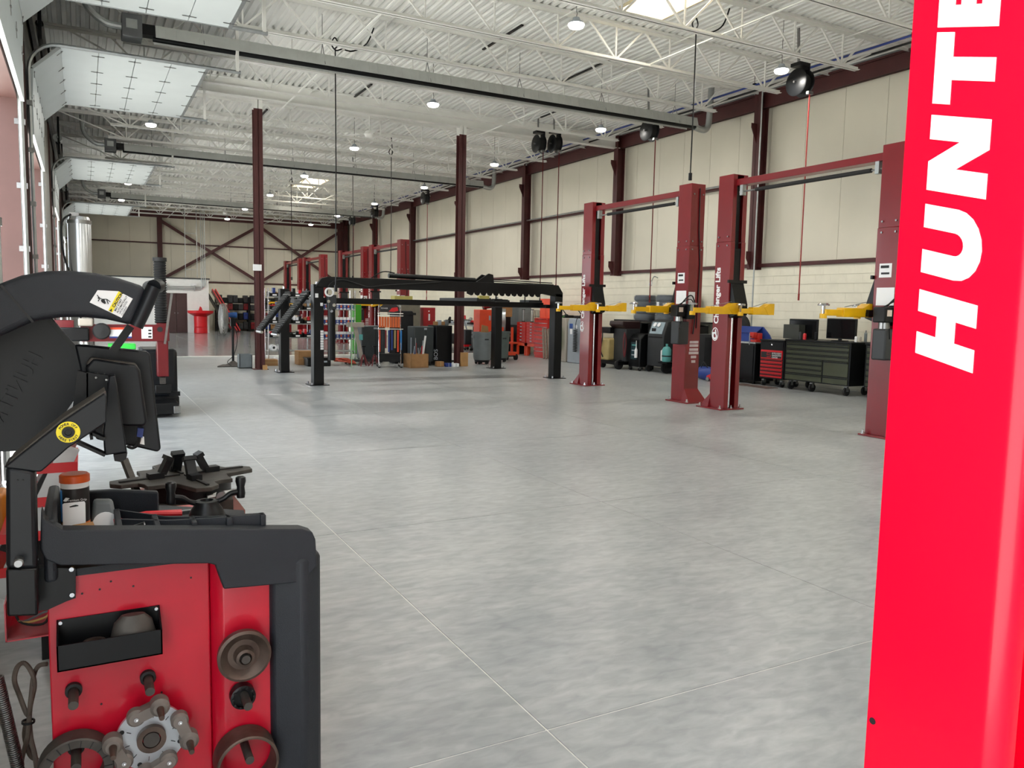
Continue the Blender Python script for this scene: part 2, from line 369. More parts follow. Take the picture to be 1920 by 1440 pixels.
def overhead_door(n, a, b):
    d = sempty('door_%d' % n)
    # five sections: two standing in the vertical run, one on the bend, the rest overhead
    prof = []
    R = 0.42; xv = -0.60; zt = HZT
    path = [(xv, HZ - 0.04), (xv, zt - R)]
    secs = [((xv, HZ - 0.04), (xv, 4.62)), ((xv, 4.63), (xv + 0.02, 5.06)), ((xv + 0.03, 5.07), (xv + 0.40, zt - 0.02))]
    x = xv + 0.41
    while x < 1.8: secs.append(((x, zt), (x + 0.515, zt))); x += 0.525
    for i, (p, q) in enumerate(secs):
        mb = MB(); mb.bar((p[0], (a + b) / 2, p[1]), (q[0], (a + b) / 2, q[1]), b - a - 0.1, 0.045, (0.3, 0, 1) if abs(q[0] - p[0]) < 0.1 else (0, 0, 1))
        s = mb.build('section', DWHT, d)
        ux = Vector((q[0] - p[0], 0, q[1] - p[1])).normalized(); nn = Vector((ux.z, 0, -ux.x))
        if i < len(secs) - 1 or True:
            for t in (0.06, 0.3, 0.5, 0.7, 0.94):
                yy = a + (b - a) * t; c = Vector((q[0], yy, q[1])) + nn * 0.03
                hb = MB(); hb.bar(c - ux * 0.09, c + ux * 0.09, 0.02, 0.006, nn).cyl(c - Vector((0, 0.03, 0)), c + Vector((0, 0.03, 0)), 0.01, n=6)
                hb.prism([(0, 0), (0.05, 0), (0, 0.05)], 'Y', -0.004, 0.004) if False else None
                hb.build('hinge', STEEL, s)
    e = secs[-1][1]
    MB().box(e[0], a + 0.03, zt - 0.03, e[0] + 0.05, b - 0.03, zt + 0.03).build('bottom_rail', GALV, d)
    for yy, side in ((a + 0.02, -1), (b - 0.02, 1)):
        pts = [(xv - 0.02, yy, 0.02), (xv - 0.02, yy, zt - R)]
        for k in range(1, 7):
            t = k / 6 * math.pi / 2; pts.append((xv - 0.02 + R * (1 - math.cos(t)), yy, zt - R + R * math.sin(t) + 0.0))
        pts.append((2.45, yy, zt))
        tk = MB().tube(pts, 0.03, 6).build('track', GALV, d)
        for z in (0.6, 1.4, 2.2, 3.0, 3.8, 4.5):
            MB().box(xv - 0.1, yy + side * 0.0, z, xv + 0.02, yy + side * 0.06, z + 0.07).build('track_bracket', STEEL, tk)
        MB().box(xv - 0.07, yy + side * 0.03, 0.02, xv - 0.055, yy + side * 0.12, 5.4).build('track_angle', BLK if side < 0 else GALV, d)
        MB().bar((2.4, yy, zt), (2.4, yy, 6.6), 0.05, 0.05).build('track_hanger', WHITE_ST, d)
        MB().bar((-0.45, yy, 6.5), (-0.45, yy, zt + 0.05), 0.05, 0.05).build('track_hanger', BLK, d)
    MB().cyl((-0.48, a - 0.1, 5.95), (-0.48, b + 0.1, 5.95), 0.025, n=8).build('torsion_shaft', STEEL, d)
    MB().cyl((-0.48, a + 0.8, 5.95), (-0.48, b - 0.8, 5.95), 0.06, n=10).build('torsion_spring', BLK, d)
    for yy in (a + 0.06, b - 0.06): MB().cyl((-0.48, yy - 0.03, 5.95), (-0.48, yy + 0.03, 5.95), 0.11, n=16).build('cable_drum', GALV, d)
for n, (a, b) in enumerate(DOORS[2:]): overhead_door(n + 1, a, b)
# ---- ceiling: corrugated deck, joists, girders, bridging
ce = sempty('ceiling')
pitch = 0.1524; SH = pitch * 6; x0 = -0.95
SKL = [(8.19, 9.11, 9.9, 11.7), (8.19, 9.11, 32.9, 35.7)]
def deck_mesh(L):
    mb = MB(); zs = []
    for k in range(6):
        b = k * pitch
        zs += [(b, 0), (b + 0.072, 0), (b + 0.084, 0.07), (b + 0.140, 0.07)]
    zs.append((6 * pitch, 0))
    vs = [(x, 0, z) for x, z in zs] + [(x, L, z) for x, z in zs]; n = len(zs)
    return mb.add(vs, [(i, i + 1, n + i + 1, n + i) for i in range(n - 1)]).mesh('deck', DECK)
dcache = {}
rows = [YN, -6.0, 0.0, 5.55, 11.1 + 0.6, 17.25, 22.8, 28.35, 32.9, 35.7, 41.0, YF + 0.3]
for i in range(17):
    xa = x0 + i * SH; xb = xa + SH
    for a, b in zip(rows, rows[1:]):
        segs = [(a, b)]
        for (sx0, sx1, sy0, sy1) in SKL:
            if xa < (sx0 + sx1) / 2 < xb:
                ns = []
                for (p, q) in segs:
                    if sy0 < q - 0.01 and sy1 > p + 0.01:
                        if sy0 > p + 0.01: ns.append((p, sy0))
                        if sy1 < q - 0.01: ns.append((sy1, q))
                    else: ns.append((p, q))
                segs = ns
        for (p, q) in segs:
            L = round(q - p, 3)
            if L not in dcache: dcache[L] = deck_mesh(L)
            inst(dcache[L], 'deck_sheet', ce, (xa, p, 6.70))
for (sx0, sx1, sy0, sy1) in SKL:
    i = int(((sx0 + sx1) / 2 - x0) / SH); xa = x0 + i * SH; xb = xa + SH
    sk = MB().box(xa, sy0, 7.1, xb, sy1, 7.13).build('skylight', SKYL, ce)
    CW = mat('skylight_curb', (228, 214, 180), 0.6)
    for bx in ((xa - .03, sy0, xa, sy1), (xb, sy0, xb + .03, sy1), (xa, sy0 - .03, xb, sy0), (xa, sy1, xb, sy1 + .03)):
        MB().box(bx[0], bx[1], 6.69, bx[2], bx[3], 7.14).build('curb', CW, sk)
# open-web joists
node = 1.22; zt, zb = 6.68, 6.06
nodes = [1.2 + node * k for k in range(10)]
chT = MB().box(XL, -0.055, 6.66, 14.02, -0.008, 6.70).box(XL, 0.008, 6.66, 14.02, 0.055, 6.70).box(XL, -0.014, 6.61, 14.02, -0.008, 6.70).box(XL, 0.008, 6.61, 14.02, 0.014, 6.70).mesh('top_chord', WHITE_ST)
chB = MB().box(0.75, -0.06, 6.04, 12.6, -0.01, 6.05).box(0.75, 0.01, 6.04, 12.6, 0.06, 6.05).box(0.75, -0.016, 6.04, 12.6, -0.01, 6.1).box(0.75, 0.01, 6.04, 12.6, 0.016, 6.1).mesh('bottom_chord', WHITE_ST)
wv = MB().bar((0, 0, 6.06), (0, 0, 6.66), 0.026, 0.026).mesh('web', WHITE_ST)
wd = MB().bar((0, 0, 6.06), (node / 2, 0, 6.66), 0.03, 0.03, (0, 1, 0)).mesh('web', WHITE_ST)
we = MB().bar((0, 0, 6.06), (1.35, 0, 6.66), 0.03, 0.03, (0, 1, 0)).mesh('web', WHITE_ST)
allw = MB()
for nx in nodes:
    allw.bar((nx, 0, 6.06), (nx, 0, 6.66), 0.026, 0.026)
    for sg in (-1, 1): allw.bar((nx, 0, 6.06), (nx + sg * node / 2, 0, 6.66), 0.03, 0.03, (0, 1, 0))
allw.bar((nodes[-1], 0, 6.06), (13.7, 0, 6.64), .03, .03).bar((nodes[0], 0, 6.06), (-0.5, 0, 6.64), .03, .03)
allw = allw.mesh('web_members', WHITE_ST)
jy = [13.9 + 1.85 * k for k in range(-4, 18)]
for y in jy:
    if abs(y - 19.45) < 0.1: continue
    j = bpy.data.objects.new('roof_joist', None); COL.objects.link(j); j.parent = ce; j.location = (0, y, 0)
    inst(chT, 'top_chord', j); inst(chB, 'bottom_chord', j)
    if y < 23:
        for nx in nodes:
            inst(wv, 'web_member', j, (nx, 0, 0)); inst(wd, 'web_member', j, (nx, 0, 0)); inst(wd, 'web_member', j, (nx, 0, 0), scale=(-1, 1, 1))
        inst(we, 'web_member', j, (nodes[-1], 0, 0)); inst(we, 'web_member', j, (nodes[0], 0, 0), scale=(-1, 1, 1))
    else:
        q = inst(allw, 'web_members', j); q['kind'] = 'stuff'
def ibeam_x(mb, y, z0, z1, x0, x1, fw=0.2, t=0.02):
    return mb.box(x0, y - fw / 2, z0, x1, y + fw / 2, z0 + t).box(x0, y - fw / 2, z1 - t, x1, y + fw / 2, z1).box(x0, y - 0.008, z0, x1, y + 0.008, z1)
ibeam_x(MB(), 19.5, 6.30, 6.70, XL, 14.02).build('girder', WHITE_ST, ce)
ibeam_x(MB(), 8.35, 6.42, 6.70, XL, 14.02).build('girder', WHITE_ST, ce)
for x in (2.4, 4.9, 7.4, 9.9, 12.3):
    MB().box(x, 6.0, 6.585, x + 0.03, YF, 6.60).build('bridging_bar', WHITE_ST, ce)
for x in (4.2, 9.3):
    MB().bar((x, 6.0, 6.10), (x, YF, 6.10), 0.03, 0.02).build('bridging_bar', WHITE_ST, ce)
MB().cyl((12.75, 6, 6.42), (12.75, YF - 0.5, 6.42), 0.022, n=8).build('air_pipe', BLUE, ce)
MB().cyl((12.95, 6, 6.38), (12.95, YF - 0.5, 6.38), 0.022, n=8).build('air_pipe', BLK, ce)
for y in (9.2, 12.9, 16.6, 21.5): MB().cyl((12.75, y, 6.42), (12.75, y, 6.69), 0.006, n=6).box(12.72, y - .03, 6.38, 12.78, y + .03, 6.46).build('pipe_hanger', BLK, ce)
for (x, y, l) in ((7.1, 13.0, 1.6), (9.6, 13.6, 2.2), (4.4, 22, 1.0), (6.0, 18.2, 1.4), (10.9, 17.6, 1.2)):
    MB().box(x, y, 6.665, x + 0.05, y + l, 6.69).build('black_deck_strip', BLK, ce)  # short black strips set just below the deck
# interior columns
for i, (x, y) in enumerate(((3.72, 19.62), (8.92, 19.5))):
    c = sempty('trim_%d' % (i + 1), (x, y, 0))
    ibeam_v(MB(), 0, 0, 0.015, 6.1, 0.2, 0.2, ax='Y').build('column_shaft', BROWN, c)
    ibeam_v(MB(), 0, 0, 6.1, 6.30, 0.2, 0.2, ax='Y').build('column_head', WHITE_ST, c)
    MB().box(-0.17, -0.17, 0, 0.17, 0.17, 0.015).build('base_plate', BROWN, c)
    if i == 0: MB().box(-0.16, -0.14, 2.35, 0.04, -0.1, 2.5).build('speaker_box', WHT, c, bevel=0.01)
# =================================================================== OVERHEAD FIXTURES
ORD = ['first', 'second', 'third', 'fourth', 'fifth', 'sixth', 'seventh']
def lamp_proto():
    t = thing('high_bay_light', '', 'ceiling light', (0, 0, 0))
    MB().lathe([(0.03, 0.20), (0.07, 0.19), (0.10, 0.12), (0.16, 0.09), (0.18, 0.06), (0.18, 0.045), (0.0, 0.045)], n=20).build('housing', LGREY, t)
    MB().lathe([(0.185, 0.045), (0.19, 0.02), (0.16, -0.03), (0.10, -0.05), (0.0, -0.055)], n=20).build('diffuser', LED, t)
    MB().tube([(0, 0, 0.2), (0.02, 0, 0.28), (0, 0, 0.34), (0, 0, 1.32)], 0.007, 6).build('hook_and_cord', BLK, t)
    return t
lp = lamp_proto()
ROWN = ['nearest', 'second', 'third', 'fourth', 'fifth', 'sixth', 'farthest']
first = True
for r, y in list(enumerate((10.45, 16.0, 21.55, 27.1, 32.65, 38.2, 43.3))) + [(7, 4.9), (8, -0.65), (9, -6.2)]:
    for cx, nm in ((1.58, 'door-side'), (6.65, 'middle'), (10.95, 'wall-side')):
        if cx < 2 and r in (0, 1, 3, 6): continue
        if r > 6: lab = 'round white LED high bay light overhead %s the camera, %s row' % (['just ahead of', 'level with', 'behind'][r - 7], nm)
        else: lab = None
        lab = lab or 'round white LED high bay light, %s in the %s row' % (ROWN[min(r, 6)] + (' from the camera' if r in (1, 2, 3, 4, 5) else ''), nm)
        o = lp if first else dup(lp, (0, 0, 0)); first = False
        o.location = (cx, y, 5.83); o.scale = (0.66, 0.66, 0.66); o['label'] = lab; o['group'] = 'high bay lights'
        l = bpy.data.lights.new('lamp_light', 'AREA'); l.shape = 'DISK'; l.size = 0.32; l.energy = LAMP_W; l.color = (1.0, 0.97, 0.9)
        lo = bpy.data.objects.new('lamp_light', l); COL.objects.link(lo); lo.parent = o; lo.location = (0, 0, -0.06)
def heater(y, label, x0=0.66, x1=12.4, z=5.72):
    t = thing('tube_heater', label, 'heater', (x0, y, z), 0, 'radiant tube heaters'); L = x1 - x0
    MB().box(0, -0.17, -0.01, 0.29, 0.17, 0.34).build('burner_box', mat('heater_grey', (92, 94, 96), 0.5), t, bevel=0.01)
    MB().box(0.06, -0.173, 0.12, 0.22, -0.17, 0.26).build('rating_plate', GALV, t)
    MB().box(0.29, -0.1, 0.08, 0.5, 0.1, 0.24).build('blower_housing', BLK, t)
    MB().tube([(-0.55, 0, 0.9), (-0.5, 0, 0.45), (-0.25, 0, 0.2), (0, 0, 0.17)], 0.055, 10, 5).build('intake_duct', GALV, t)
    MB().cyl((0.45, 0, 0.06), (L, 0, 0.06), 0.05, n=12).build('radiant_tube', BLK, t)
    rf = bpy.data.objects.new('reflector', None); COL.objects.link(rf); rf.parent = t
    rib = MB(); p = [(-0.2, 0.0), (-0.14, 0.2), (0.14, 0.2), (0.2, 0.0), (0.192, 0.0), (0.134, 0.192), (-0.134, 0.192), (-0.192, 0.0)]
    rib.prism([(a, b + 0.03) for a, b in p], 'X', 0, 0.148); rib.prism([(a * 1.03, b * 1.03 + 0.027) for a, b in p], 'X', 0.148, 0.16)
    me = rib.mesh('reflector_rib', REFL); n = int((L - 0.5) / 0.16)
    for k in range(n): inst(me, 'reflector_section', rf, (0.48 + k * 0.16, 0, 0))
    for k in range(6):
        xx = 1.2 + k * (L - 1.8) / 5
        MB().tube([(xx, -0.2, 0.05), (xx, 0, 0.45), (xx, 0.2, 0.05)], 0.008, 5).cyl((xx, 0, 0.45), (xx, 0, 0.95), 0.006, n=5).build('hanger_chain', STEEL, t)
    MB().tube([(L, 0, 0.06), (L + 0.25, 0, 0.02), (L + 0.38, 0, 0.1), (L + 0.42, 0, 0.3), (L + 0.45, 0, 1.0)], 0.07, 12, 5).build('flue_pipe', GALV, t)
    return t
heater(14.35, 'long silver tube heater, nearest, hanging above the near open door panel')
heater(25.25, 'long silver tube heater hanging halfway down the hall')
heater(36.9, 'long silver tube heater, farthest of the three, by the far wall')
def reel_proto():
    t = thing('hose_reel', '', 'hose reel', (0, 0, 0), 0, 'hose reels along the right wall')
    for sx in (-0.1, 0.1):
        MB().lathe([(0.0, -0.012), (0.22, -0.012), (0.24, 0), (0.22, 0.012), (0.0, 0.012)], (sx, 0, 0), (1, 0, 0), 24).build('flange_disc', BLK, t)
    MB().cyl((-0.09, 0, 0), (0.09, 0, 0), 0.17, n=20).build('wound_hose', RUB, t)
    MB().cyl((-0.16, 0, 0), (0.2, 0, 0), 0.02, n=10).build('axle', STEEL, t)
    MB().box(0.11, -0.1, -0.05, 0.13, 0.12, 0.34).box(-0.13, -0.1, 0.28, 0.13, 0.12, 0.34).build('bracket', BLK, t)
    MB().bar((0, 0.05, 0.34), (0, 0.1, 1.0), 0.05, 0.02).build('hanger_strap', STEEL, t)
    MB().box(-0.06, -0.26, -0.25, 0.06, -0.2, -0.2).build('hose_guide', STEEL, t)
    return t
rp = reel_proto(); first = True
REDH = mat('red_hose', (150, 40, 36), 0.5)
REELS = [(11.47, 10.49, 5.72, 'black hose reel with red hose, nearest, in front of the brown eave beam', REDH, 1.95),
         (11.62, 15.0, 5.72, 'black hose reel second from the camera, at the near tube heater end', REDH, 1.9),
         (11.0, 19.0, 6.02, 'left one of the two black reels hung side by side', BLK, 1.86),
         (11.35, 18.75, 6.02, 'right one of the two black reels hung side by side', BLK, 1.86),
         (11.72, 28.9, 5.72, 'black hose reel at the right wall just left of the second brown column', REDH, 2.2),
         (11.68, 34.8, 5.72, 'small far black hose reel beside the far tube heater', BLK, 2.0),
         (11.86, 38.8, 5.72, 'farthest black hose reel at the back corner column', BLK, 2.0)]
for (x, y, z, lab, m, ze) in REELS:
    o = rp if first else dup(rp, (0, 0, 0)); first = False
    o.location = (x, y, z); o['label'] = lab
    MB().cyl((0, -0.23, -0.2), (0, -0.23, ze - z), 0.012, n=6).cyl((0, -0.23, ze - z), (0, -0.23, ze - z - 0.12), 0.018, n=6).build('hanging_hose', m, o)
def drop_cord(x, y, zt, zb, label, tip=True):
    t = thing('drop_cord', label, 'cord', (x, y, 0), 0, 'black drop cords from the roof')
    MB().tube([(0, 0, zb), (0.01, 0, (zt + zb) / 2), (0, 0, zt)], 0.011, 6).build('cord', BLK, t)
    MB().tube([(0, 0.02, zt), (0.06, 0.03, zt + 0.1), (0, 0.03, zt + 0.2), (-0.06, 0.03, zt + 0.08), (0.02, 0.03, zt - 0.02)] + ([(0.14, 0.03, zt + 0.02), (0.34, 0.03, zt + 0.02), (0.6, 0.03, 6.4), (0.75, 0.03, 6.74)] if y < 15 else [(0.04, 0.03, zt + 0.2), (0.0, 0.03, 6.72)]), 0.013, 6, 5).build('cord_loop', BLK, t)
    MB().cyl((0, 0, zb), (0, 0, zb - 0.12), 0.03, n=8).build('outlet_plug', BLK, t)
drop_cord(9.02, 10.5, 6.22, 3.9, 'black drop cord reaching down to the near power-unit lift post')
drop_cord(4.15, 14.6, 6.2, 1.95, 'long black drop cord hanging over the left end of the four-post lift')
drop_cord(8.3, 23.2, 6.1, 2.6, 'black drop cord hanging between the two interior columns')
drop_cord(8.4, 27.4, 6.1, 2.6, 'black drop cord hanging over the far red lifts')
drop_cord(7.1, 31.0, 6.1, 2.6, 'black drop cord hanging farthest back, before the cross braces')
# small white ceiling fans
def ceil_fan(x, y, label):
    t = thing('ceiling_fan', label, 'fan', (x, y, 6.0), 0, 'white ceiling fans')
    MB().cyl((0, 0, 0.1), (0, 0, 0.68), 0.02, n=8).build('down_rod', WHITE_ST, t)
    MB().lathe([(0.0, -0.06), (0.1, -0.05), (0.14, 0.02), (0.1, 0.1), (0.0, 0.12)], n=16).build('motor', WHITE_ST, t)
    for k in range(3):
        a = k * 2.094 + 0.4; c, s = math.cos(a), math.sin(a)
        MB().bar((0.1 * c, 0.1 * s, 0.02), (0.75 * c, 0.75 * s, 0.0), 0.12, 0.01).build('blade', WHITE_ST, t)
ceil_fan(6.7, 19.0 + 1.4, 'white three-blade ceiling fan near the middle light')
ceil_fan(6.4, 42.2, 'white three-blade ceiling fan by the far wall')

# =================================================================== TWO-POST LIFTS
def lift_proto(textured):
    t = thing('two_post_lift', '', 'car lift', (0, 0, 0), 0, 'red two-post lifts')
    H = 3.78
    for s in (1, -1):
        y0 = 1.5 * s
        sec = [(-0.16, -0.17), (-0.16, 0.17), (0.16, 0.17), (0.16, -0.17), (0.07, -0.17), (0.07, -0.158), (0.148, -0.158), (0.148, 0.158), (-0.148, 0.158), (-0.148, -0.158), (-0.07, -0.158), (-0.07, -0.17)]
        sec = [(x, y0 + y * s) for x, y in sec]
        post = MB().prism(sec, 'Z', 0.02, 2.72).build('post', LIFT, t, bevel=0.006)
        sec2 = [(x * 0.97, y0 + (y - y0) * 0.97) for x, y in sec]
        ext = MB().prism(sec2, 'Z', 2.72, H).box(-0.155, y0 - 0.165, H - 0.012, 0.155, y0 + 0.165, H).build('post_extension', LIFT, t, bevel=0.006)
        for (bx, by) in ((-0.163, -0.1), (-0.163, 0.1)):
            for z in (2.66, 2.8): MB().cyl((bx, y0 + by, z), (bx - 0.012, y0 + by, z), 0.014, n=6).build('bolt', STEEL, ext)
        for bx in (-0.1, 0.1):
            for z in (2.66, 2.8, 3.6): MB().cyl((bx, y0 + s * 0.17, z), (bx, y0 + s * 0.182, z), 0.014, n=6).build('bolt', STEEL, ext)
        bp = MB().box(-0.26, y0 - s * 0.2, 0, 0.26, y0 + s * 0.38, 0.022).build('base_plate', LIFT, t, bevel=0.004)
        for gx in (-0.15, 0.15):
            MB().prism([(y0 + s * 0.17, 0.022), (y0 + s * 0.36, 0.022), (y0 + s * 0.17, 0.24)], 'X', gx - 0.006, gx + 0.006).build('gusset', LIFT, bp)
        MB().add([(-0.15, y0 + s * 0.172, 0.24), (0.15, y0 + s * 0.172, 0.24), (0.2, y0 + s * 0.36, 0.023), (-0.2, y0 + s * 0.36, 0.023), (-0.15, y0 + s * 0.16, 0.24), (0.15, y0 + s * 0.16, 0.24), (0.2, y0 + s * 0.16, 0.023), (-0.2, y0 + s * 0.16, 0.023)],
                 [(0, 1, 2, 3), (4, 5, 6, 7), (0, 4, 7, 3), (1, 5, 6, 2), (0, 1, 5, 4), (3, 2, 6, 7)]).build('gusset', LIFT, bp)
        for (bx, by) in ((-0.22, -0.15), (0.22, -0.15), (0, -0.17), (-0.22, 0.33), (0.22, 0.33)):
            MB().cyl((bx, y0 + s * by, 0.022), (bx, y0 + s * by, 0.075), 0.014, n=6).cyl((bx, y0 + s * by, 0.022), (bx, y0 + s * by, 0.04), 0.026, n=6).build('anchor_bolt', CHROME, bp)
        # carriage, cover and rod in the open side
        cy0, cy1 = y0 - s * 0.155, y0 + s * 0.1
        car = MB().box(-0.13, min(cy0, cy1), 1.55, 0.13, max(cy0, cy1), 2.62).build('carriage', BLK, t, bevel=0.008)
        MB().prism([(y0 - s * 0.16, 1.5), (y0 - s * 0.3, 1.55), (y0 - s * 0.3, 1.72), (y0 - s * 0.18, 2.1), (y0 - s * 0.16, 2.1)], 'X', -0.13, 0.13).build('carriage_nose', BLK, car)
        MB().box(-0.2, y0 - s * 0.17, 2.06, 0.2, y0 - s * 0.2, 2.11).build('stop_bar', BLK, car)
        MB().box(-0.05, y0 - s * 0.12, 2.62, 0.05, y0 - s * 0.05, 3.6).build('cable_cover', BLK, t)
        MB().cyl((0, y0 - s * 0.1, 0.03), (0, y0 - s * 0.1, 1.55), 0.028, n=12).build('cylinder_rod', CHROME, t)
        # swing arms, both folded towards the doors
        for (px, L, yy) in ((-0.2, 0.78, y0 - s * 0.26), (0.42, 0.55, y0 - s * 0.42)):
            ar = MB().box(px - L * 0.6, yy - 0.06, 1.56, px, yy + 0.06, 1.68).build('swing_arm', YEL, t, bevel=0.008)
            MB().box(px - L, yy - 0.04, 1.575, px - L * 0.55, yy + 0.04, 1.655).build('arm_extension', YEL, ar, bevel=0.006)
            MB().prism([(px, 1.56), (px + 0.12, 1.56), (px + 0.12, 1.74), (px + 0.02, 1.74), (px - 0.1, 1.68)], 'Y', yy - 0.065, yy + 0.065).build('arm_knuckle', YEL, ar)
            MB().cyl((px - L, yy, 1.55), (px - L, yy, 1.7), 0.02, n=10).lathe([(0.0, 1.70), (0.07, 1.70), (0.075, 1.715), (0.06, 1.73), (0.0, 1.73)], (px - L, yy, 0), n=16).build('lift_pad', CHROME, ar)
            MB().cyl((px - L, yy, 1.54), (px - L, yy, 1.6), 0.045, n=14).build('pad_socket', YEL, ar)
            MB().bar((px - 0.5 * L, yy, 1.69), (px + 0.02, yy, 1.76), 0.012, 0.006).build('arm_spring', STEEL, ar)
        MB().box(0.1, y0 - s * 0.44, 1.57, 0.45, y0 - s * 0.15, 1.66).box(-0.25, y0 - s * 0.3, 1.57, -0.1, y0 - s * 0.15, 1.66).build('arm_mount', BLK, car)
    bm = MB().box(-0.09, -1.34, 3.60, 0.09, 1.34, 3.70).build('overhead_beam', LIFT, t, bevel=0.006)
    MB().cyl((-0.05, -1.1, 3.5), (-0.05, 0.95, 3.5), 0.03, n=10).build('padded_shutoff_bar', RUB, bm)
    MB().cyl((-0.05, -1.3, 3.5), (-0.05, 1.3, 3.5), 0.014, n=8).build('shutoff_rod', STEEL, bm)
    for yy in (-1.24, 1.2): MB().box(-0.09, yy, 3.44, -0.01, yy + 0.06, 3.6).build('shutoff_bracket', GALV, bm)
    # power unit on the near post
    y0 = -1.5
    pu = MB().box(-0.36, y0 - 0.2, 1.02, -0.12, y0 + 0.0, 1.42).build('oil_reservoir', DGREY, t, bevel=0.02)
    MB().box(-0.4, y0 - 0.2, 1.5, -0.2, y0 - 0.02, 1.7).build('electric_motor', BLK, pu, bevel=0.015)
    MB().box(-0.2, y0 - 0.26, 1.46, -0.06, y0 - 0.1, 1.72).build('control_box', BLK, pu, bevel=0.01)
    MB().box(-0.17, y0 - 0.263, 1.58, -0.1, y0 - 0.26, 1.7).build('control_label', mat('green_label', (120, 150, 130), 0.5), pu)
    MB().box(-0.36, y0 - 0.203, 1.58, -0.27, y0 - 0.2, 1.66).build('motor_label', mat('pale_label', (225, 205, 190), 0.5), pu)
    MB().cyl((-0.27, y0 - 0.1, 1.42), (-0.27, y0 - 0.1, 1.5), 0.07, n=14).build('pump_block', STEEL, pu)
    MB().tube([(-0.25, y0 - 0.1, 1.7), (-0.2, y0 - 0.22, 1.84), (-0.1, y0 - 0.22, 1.86), (-0.02, y0 - 0.2, 1.74), (0.0, y0 - 0.2, 1.5), (-0.02, y0 - 0.19, 1.2)], 0.011, 6, 5).tube([(-0.3, y0 - 0.1, 1.7), (-0.15, y0 - 0.25, 1.8), (-0.04, y0 - 0.24, 1.62)], 0.009, 6, 5).build('hydraulic_hose', RUB, pu)
    MB().bar((-0.3, y0 - 0.2, 1.42), (-0.42, y0 - 0.3, 1.3), 0.016, 0.016).build('release_lever', BLK, pu)
    MB().box(-0.167, y0 - 0.14, 1.72, -0.163, y0 + 0.12, 1.95).box(-0.14, y0 - 0.178, 1.7, 0.0, y0 - 0.174, 1.93).build('paper_sign', WHT, t)
    dl = MB().box(-0.165, y0 - 0.08, 2.08, -0.162, y0 + 0.1, 2.26).build('capacity_decal', WHT, t)
    MB().box(-0.167, y0 - 0.04, 2.2, -0.1645, y0 + 0.08, 2.235).box(-0.167, y0 - 0.05, 2.12, -0.1645, y0 + 0.07, 2.145).build('decal_print', INK, dl)
    for k, (wd_, z) in enumerate(((0.2, 1.08), (0.2, 1.02), (0.2, 0.95), (0.22, 0.89), (0.12, 0.82), (0.09, 0.74))):
        MB().box(0.03 - wd_ / 2, y0 - 0.1735, z - 0.045, 0.03 + wd_ / 2, y0 - 0.1715, z).build('safety_decal', mat('grey_decal', (196, 180, 180), 0.5), t)
    MB().tube([(0.06, y0 - 0.18, 1.3), (0.08, y0 - 0.18, 2.4), (0.03, y0 - 0.18, 3.0), (0.02, y0 - 0.18, 3.7)], 0.01, 6).build('conduit_hose', BLK, t)
    if textured:
        y0 = 1.5; m = frame((-0.1615, y0 + 0.04, 1.40), (0, 0, 1), (0, 1, 0), (-1, 0, 0))
        text('maker_lettering', 'Challenger Lifts', 0.145, WHT, t, m, offset=0.005)
        lg = MB().ring((0, 0, 0), (0, 0, 1), 1, 0.86, -0.4, 0.4, 32).mesh('logo_ring', WHT)
        text('logo_letters', 'CL', 0.13, WHT, t, frame((-0.1615, y0 + 0.05, 1.15), (0, 0.25, 0.97), (0, 0.97, -0.12), (-1, 0, 0)), offset=0.008)
        inst(lg, 'logo_ring', t, (-0.1615, y0 + 0.1 - 0.0, 1.23), (0, math.pi / 2, 0), (0.11, 0.075, 0.002))
    return t
near = lift_proto(True); near.location = (9.38, 12.35, 0)
near['label'] = 'red two-post lift with yellow arms, second nearest, left of the nearest lift'
near2 = dup(near, (9.3, 8.27, 0), None, 'nearest red two-post lift, its right post partly behind the bright red tower')
for (yc, lab) in ((26.7, 'red two-post lift standing right behind the chrome display rack'), (30.68, 'red two-post lift standing behind the green cabinet and the oil filters'),
                  (36.73, 'red two-post lift seen between the black ramps and the shelves, second farthest'), (40.78, 'farthest red two-post lift near the back wall cross braces')):
    dup(near, (9.45, yc, 0), None, lab)

# =================================================================== FOUR-POST LIFT
fp = thing('four_post_lift', 'black four-post drive-on lift with raised runways and ribbed ramps', 'car lift', (4.05, 15.55, 0))
def fpost(x, y, h):
    p = MB().prism([(x - 0.1, y - 0.12), (x + 0.1, y - 0.12), (x + 0.1, y + 0.12), (x + 0.05, y + 0.12), (x + 0.05, y + 0.1), (x - 0.05, y + 0.1), (x - 0.05, y + 0.12), (x - 0.1, y + 0.12)], 'Z', 0.015, h).build('post', BLK, fp, bevel=0.012, w=True)
    MB().box(x - 0.19, y - 0.2, 0, x + 0.19, y + 0.2, 0.015).build('base_plate', BLK, p, w=True)
    for sx in (-0.15, 0.15):
        for sy in (-0.16, 0.16): MB().cyl((x + sx, y + sy, 0.015), (x + sx, y + sy, 0.06), 0.018, n=6).build('anchor_bolt', CHROME, p, w=True)
    MB().cyl((x, y, h), (x, y, h + 0.05), 0.03, n=8).build('ladder_nut', CHROME, p, w=True)
    return p
p1 = fpost(4.05, 15.55, 1.98); p2 = fpost(4.08, 18.65, 1.93); p3 = fpost(9.52, 15.5, 1.93); p4 = fpost(9.52, 18.45, 1.82)
MB().prism([(3.98, 1.93), (4.1, 2.1), (4.22, 2.13), (9.3, 2.13), (9.5, 2.12), (9.62, 1.95), (9.62, 1.84), (9.5, 1.86), (9.1, 1.92), (4.15, 1.92)], 'Y', 15.38, 15.5).build('top_tie_beam', BLK, fp, bevel=0.008, w=True)
teeth = []
n = 12
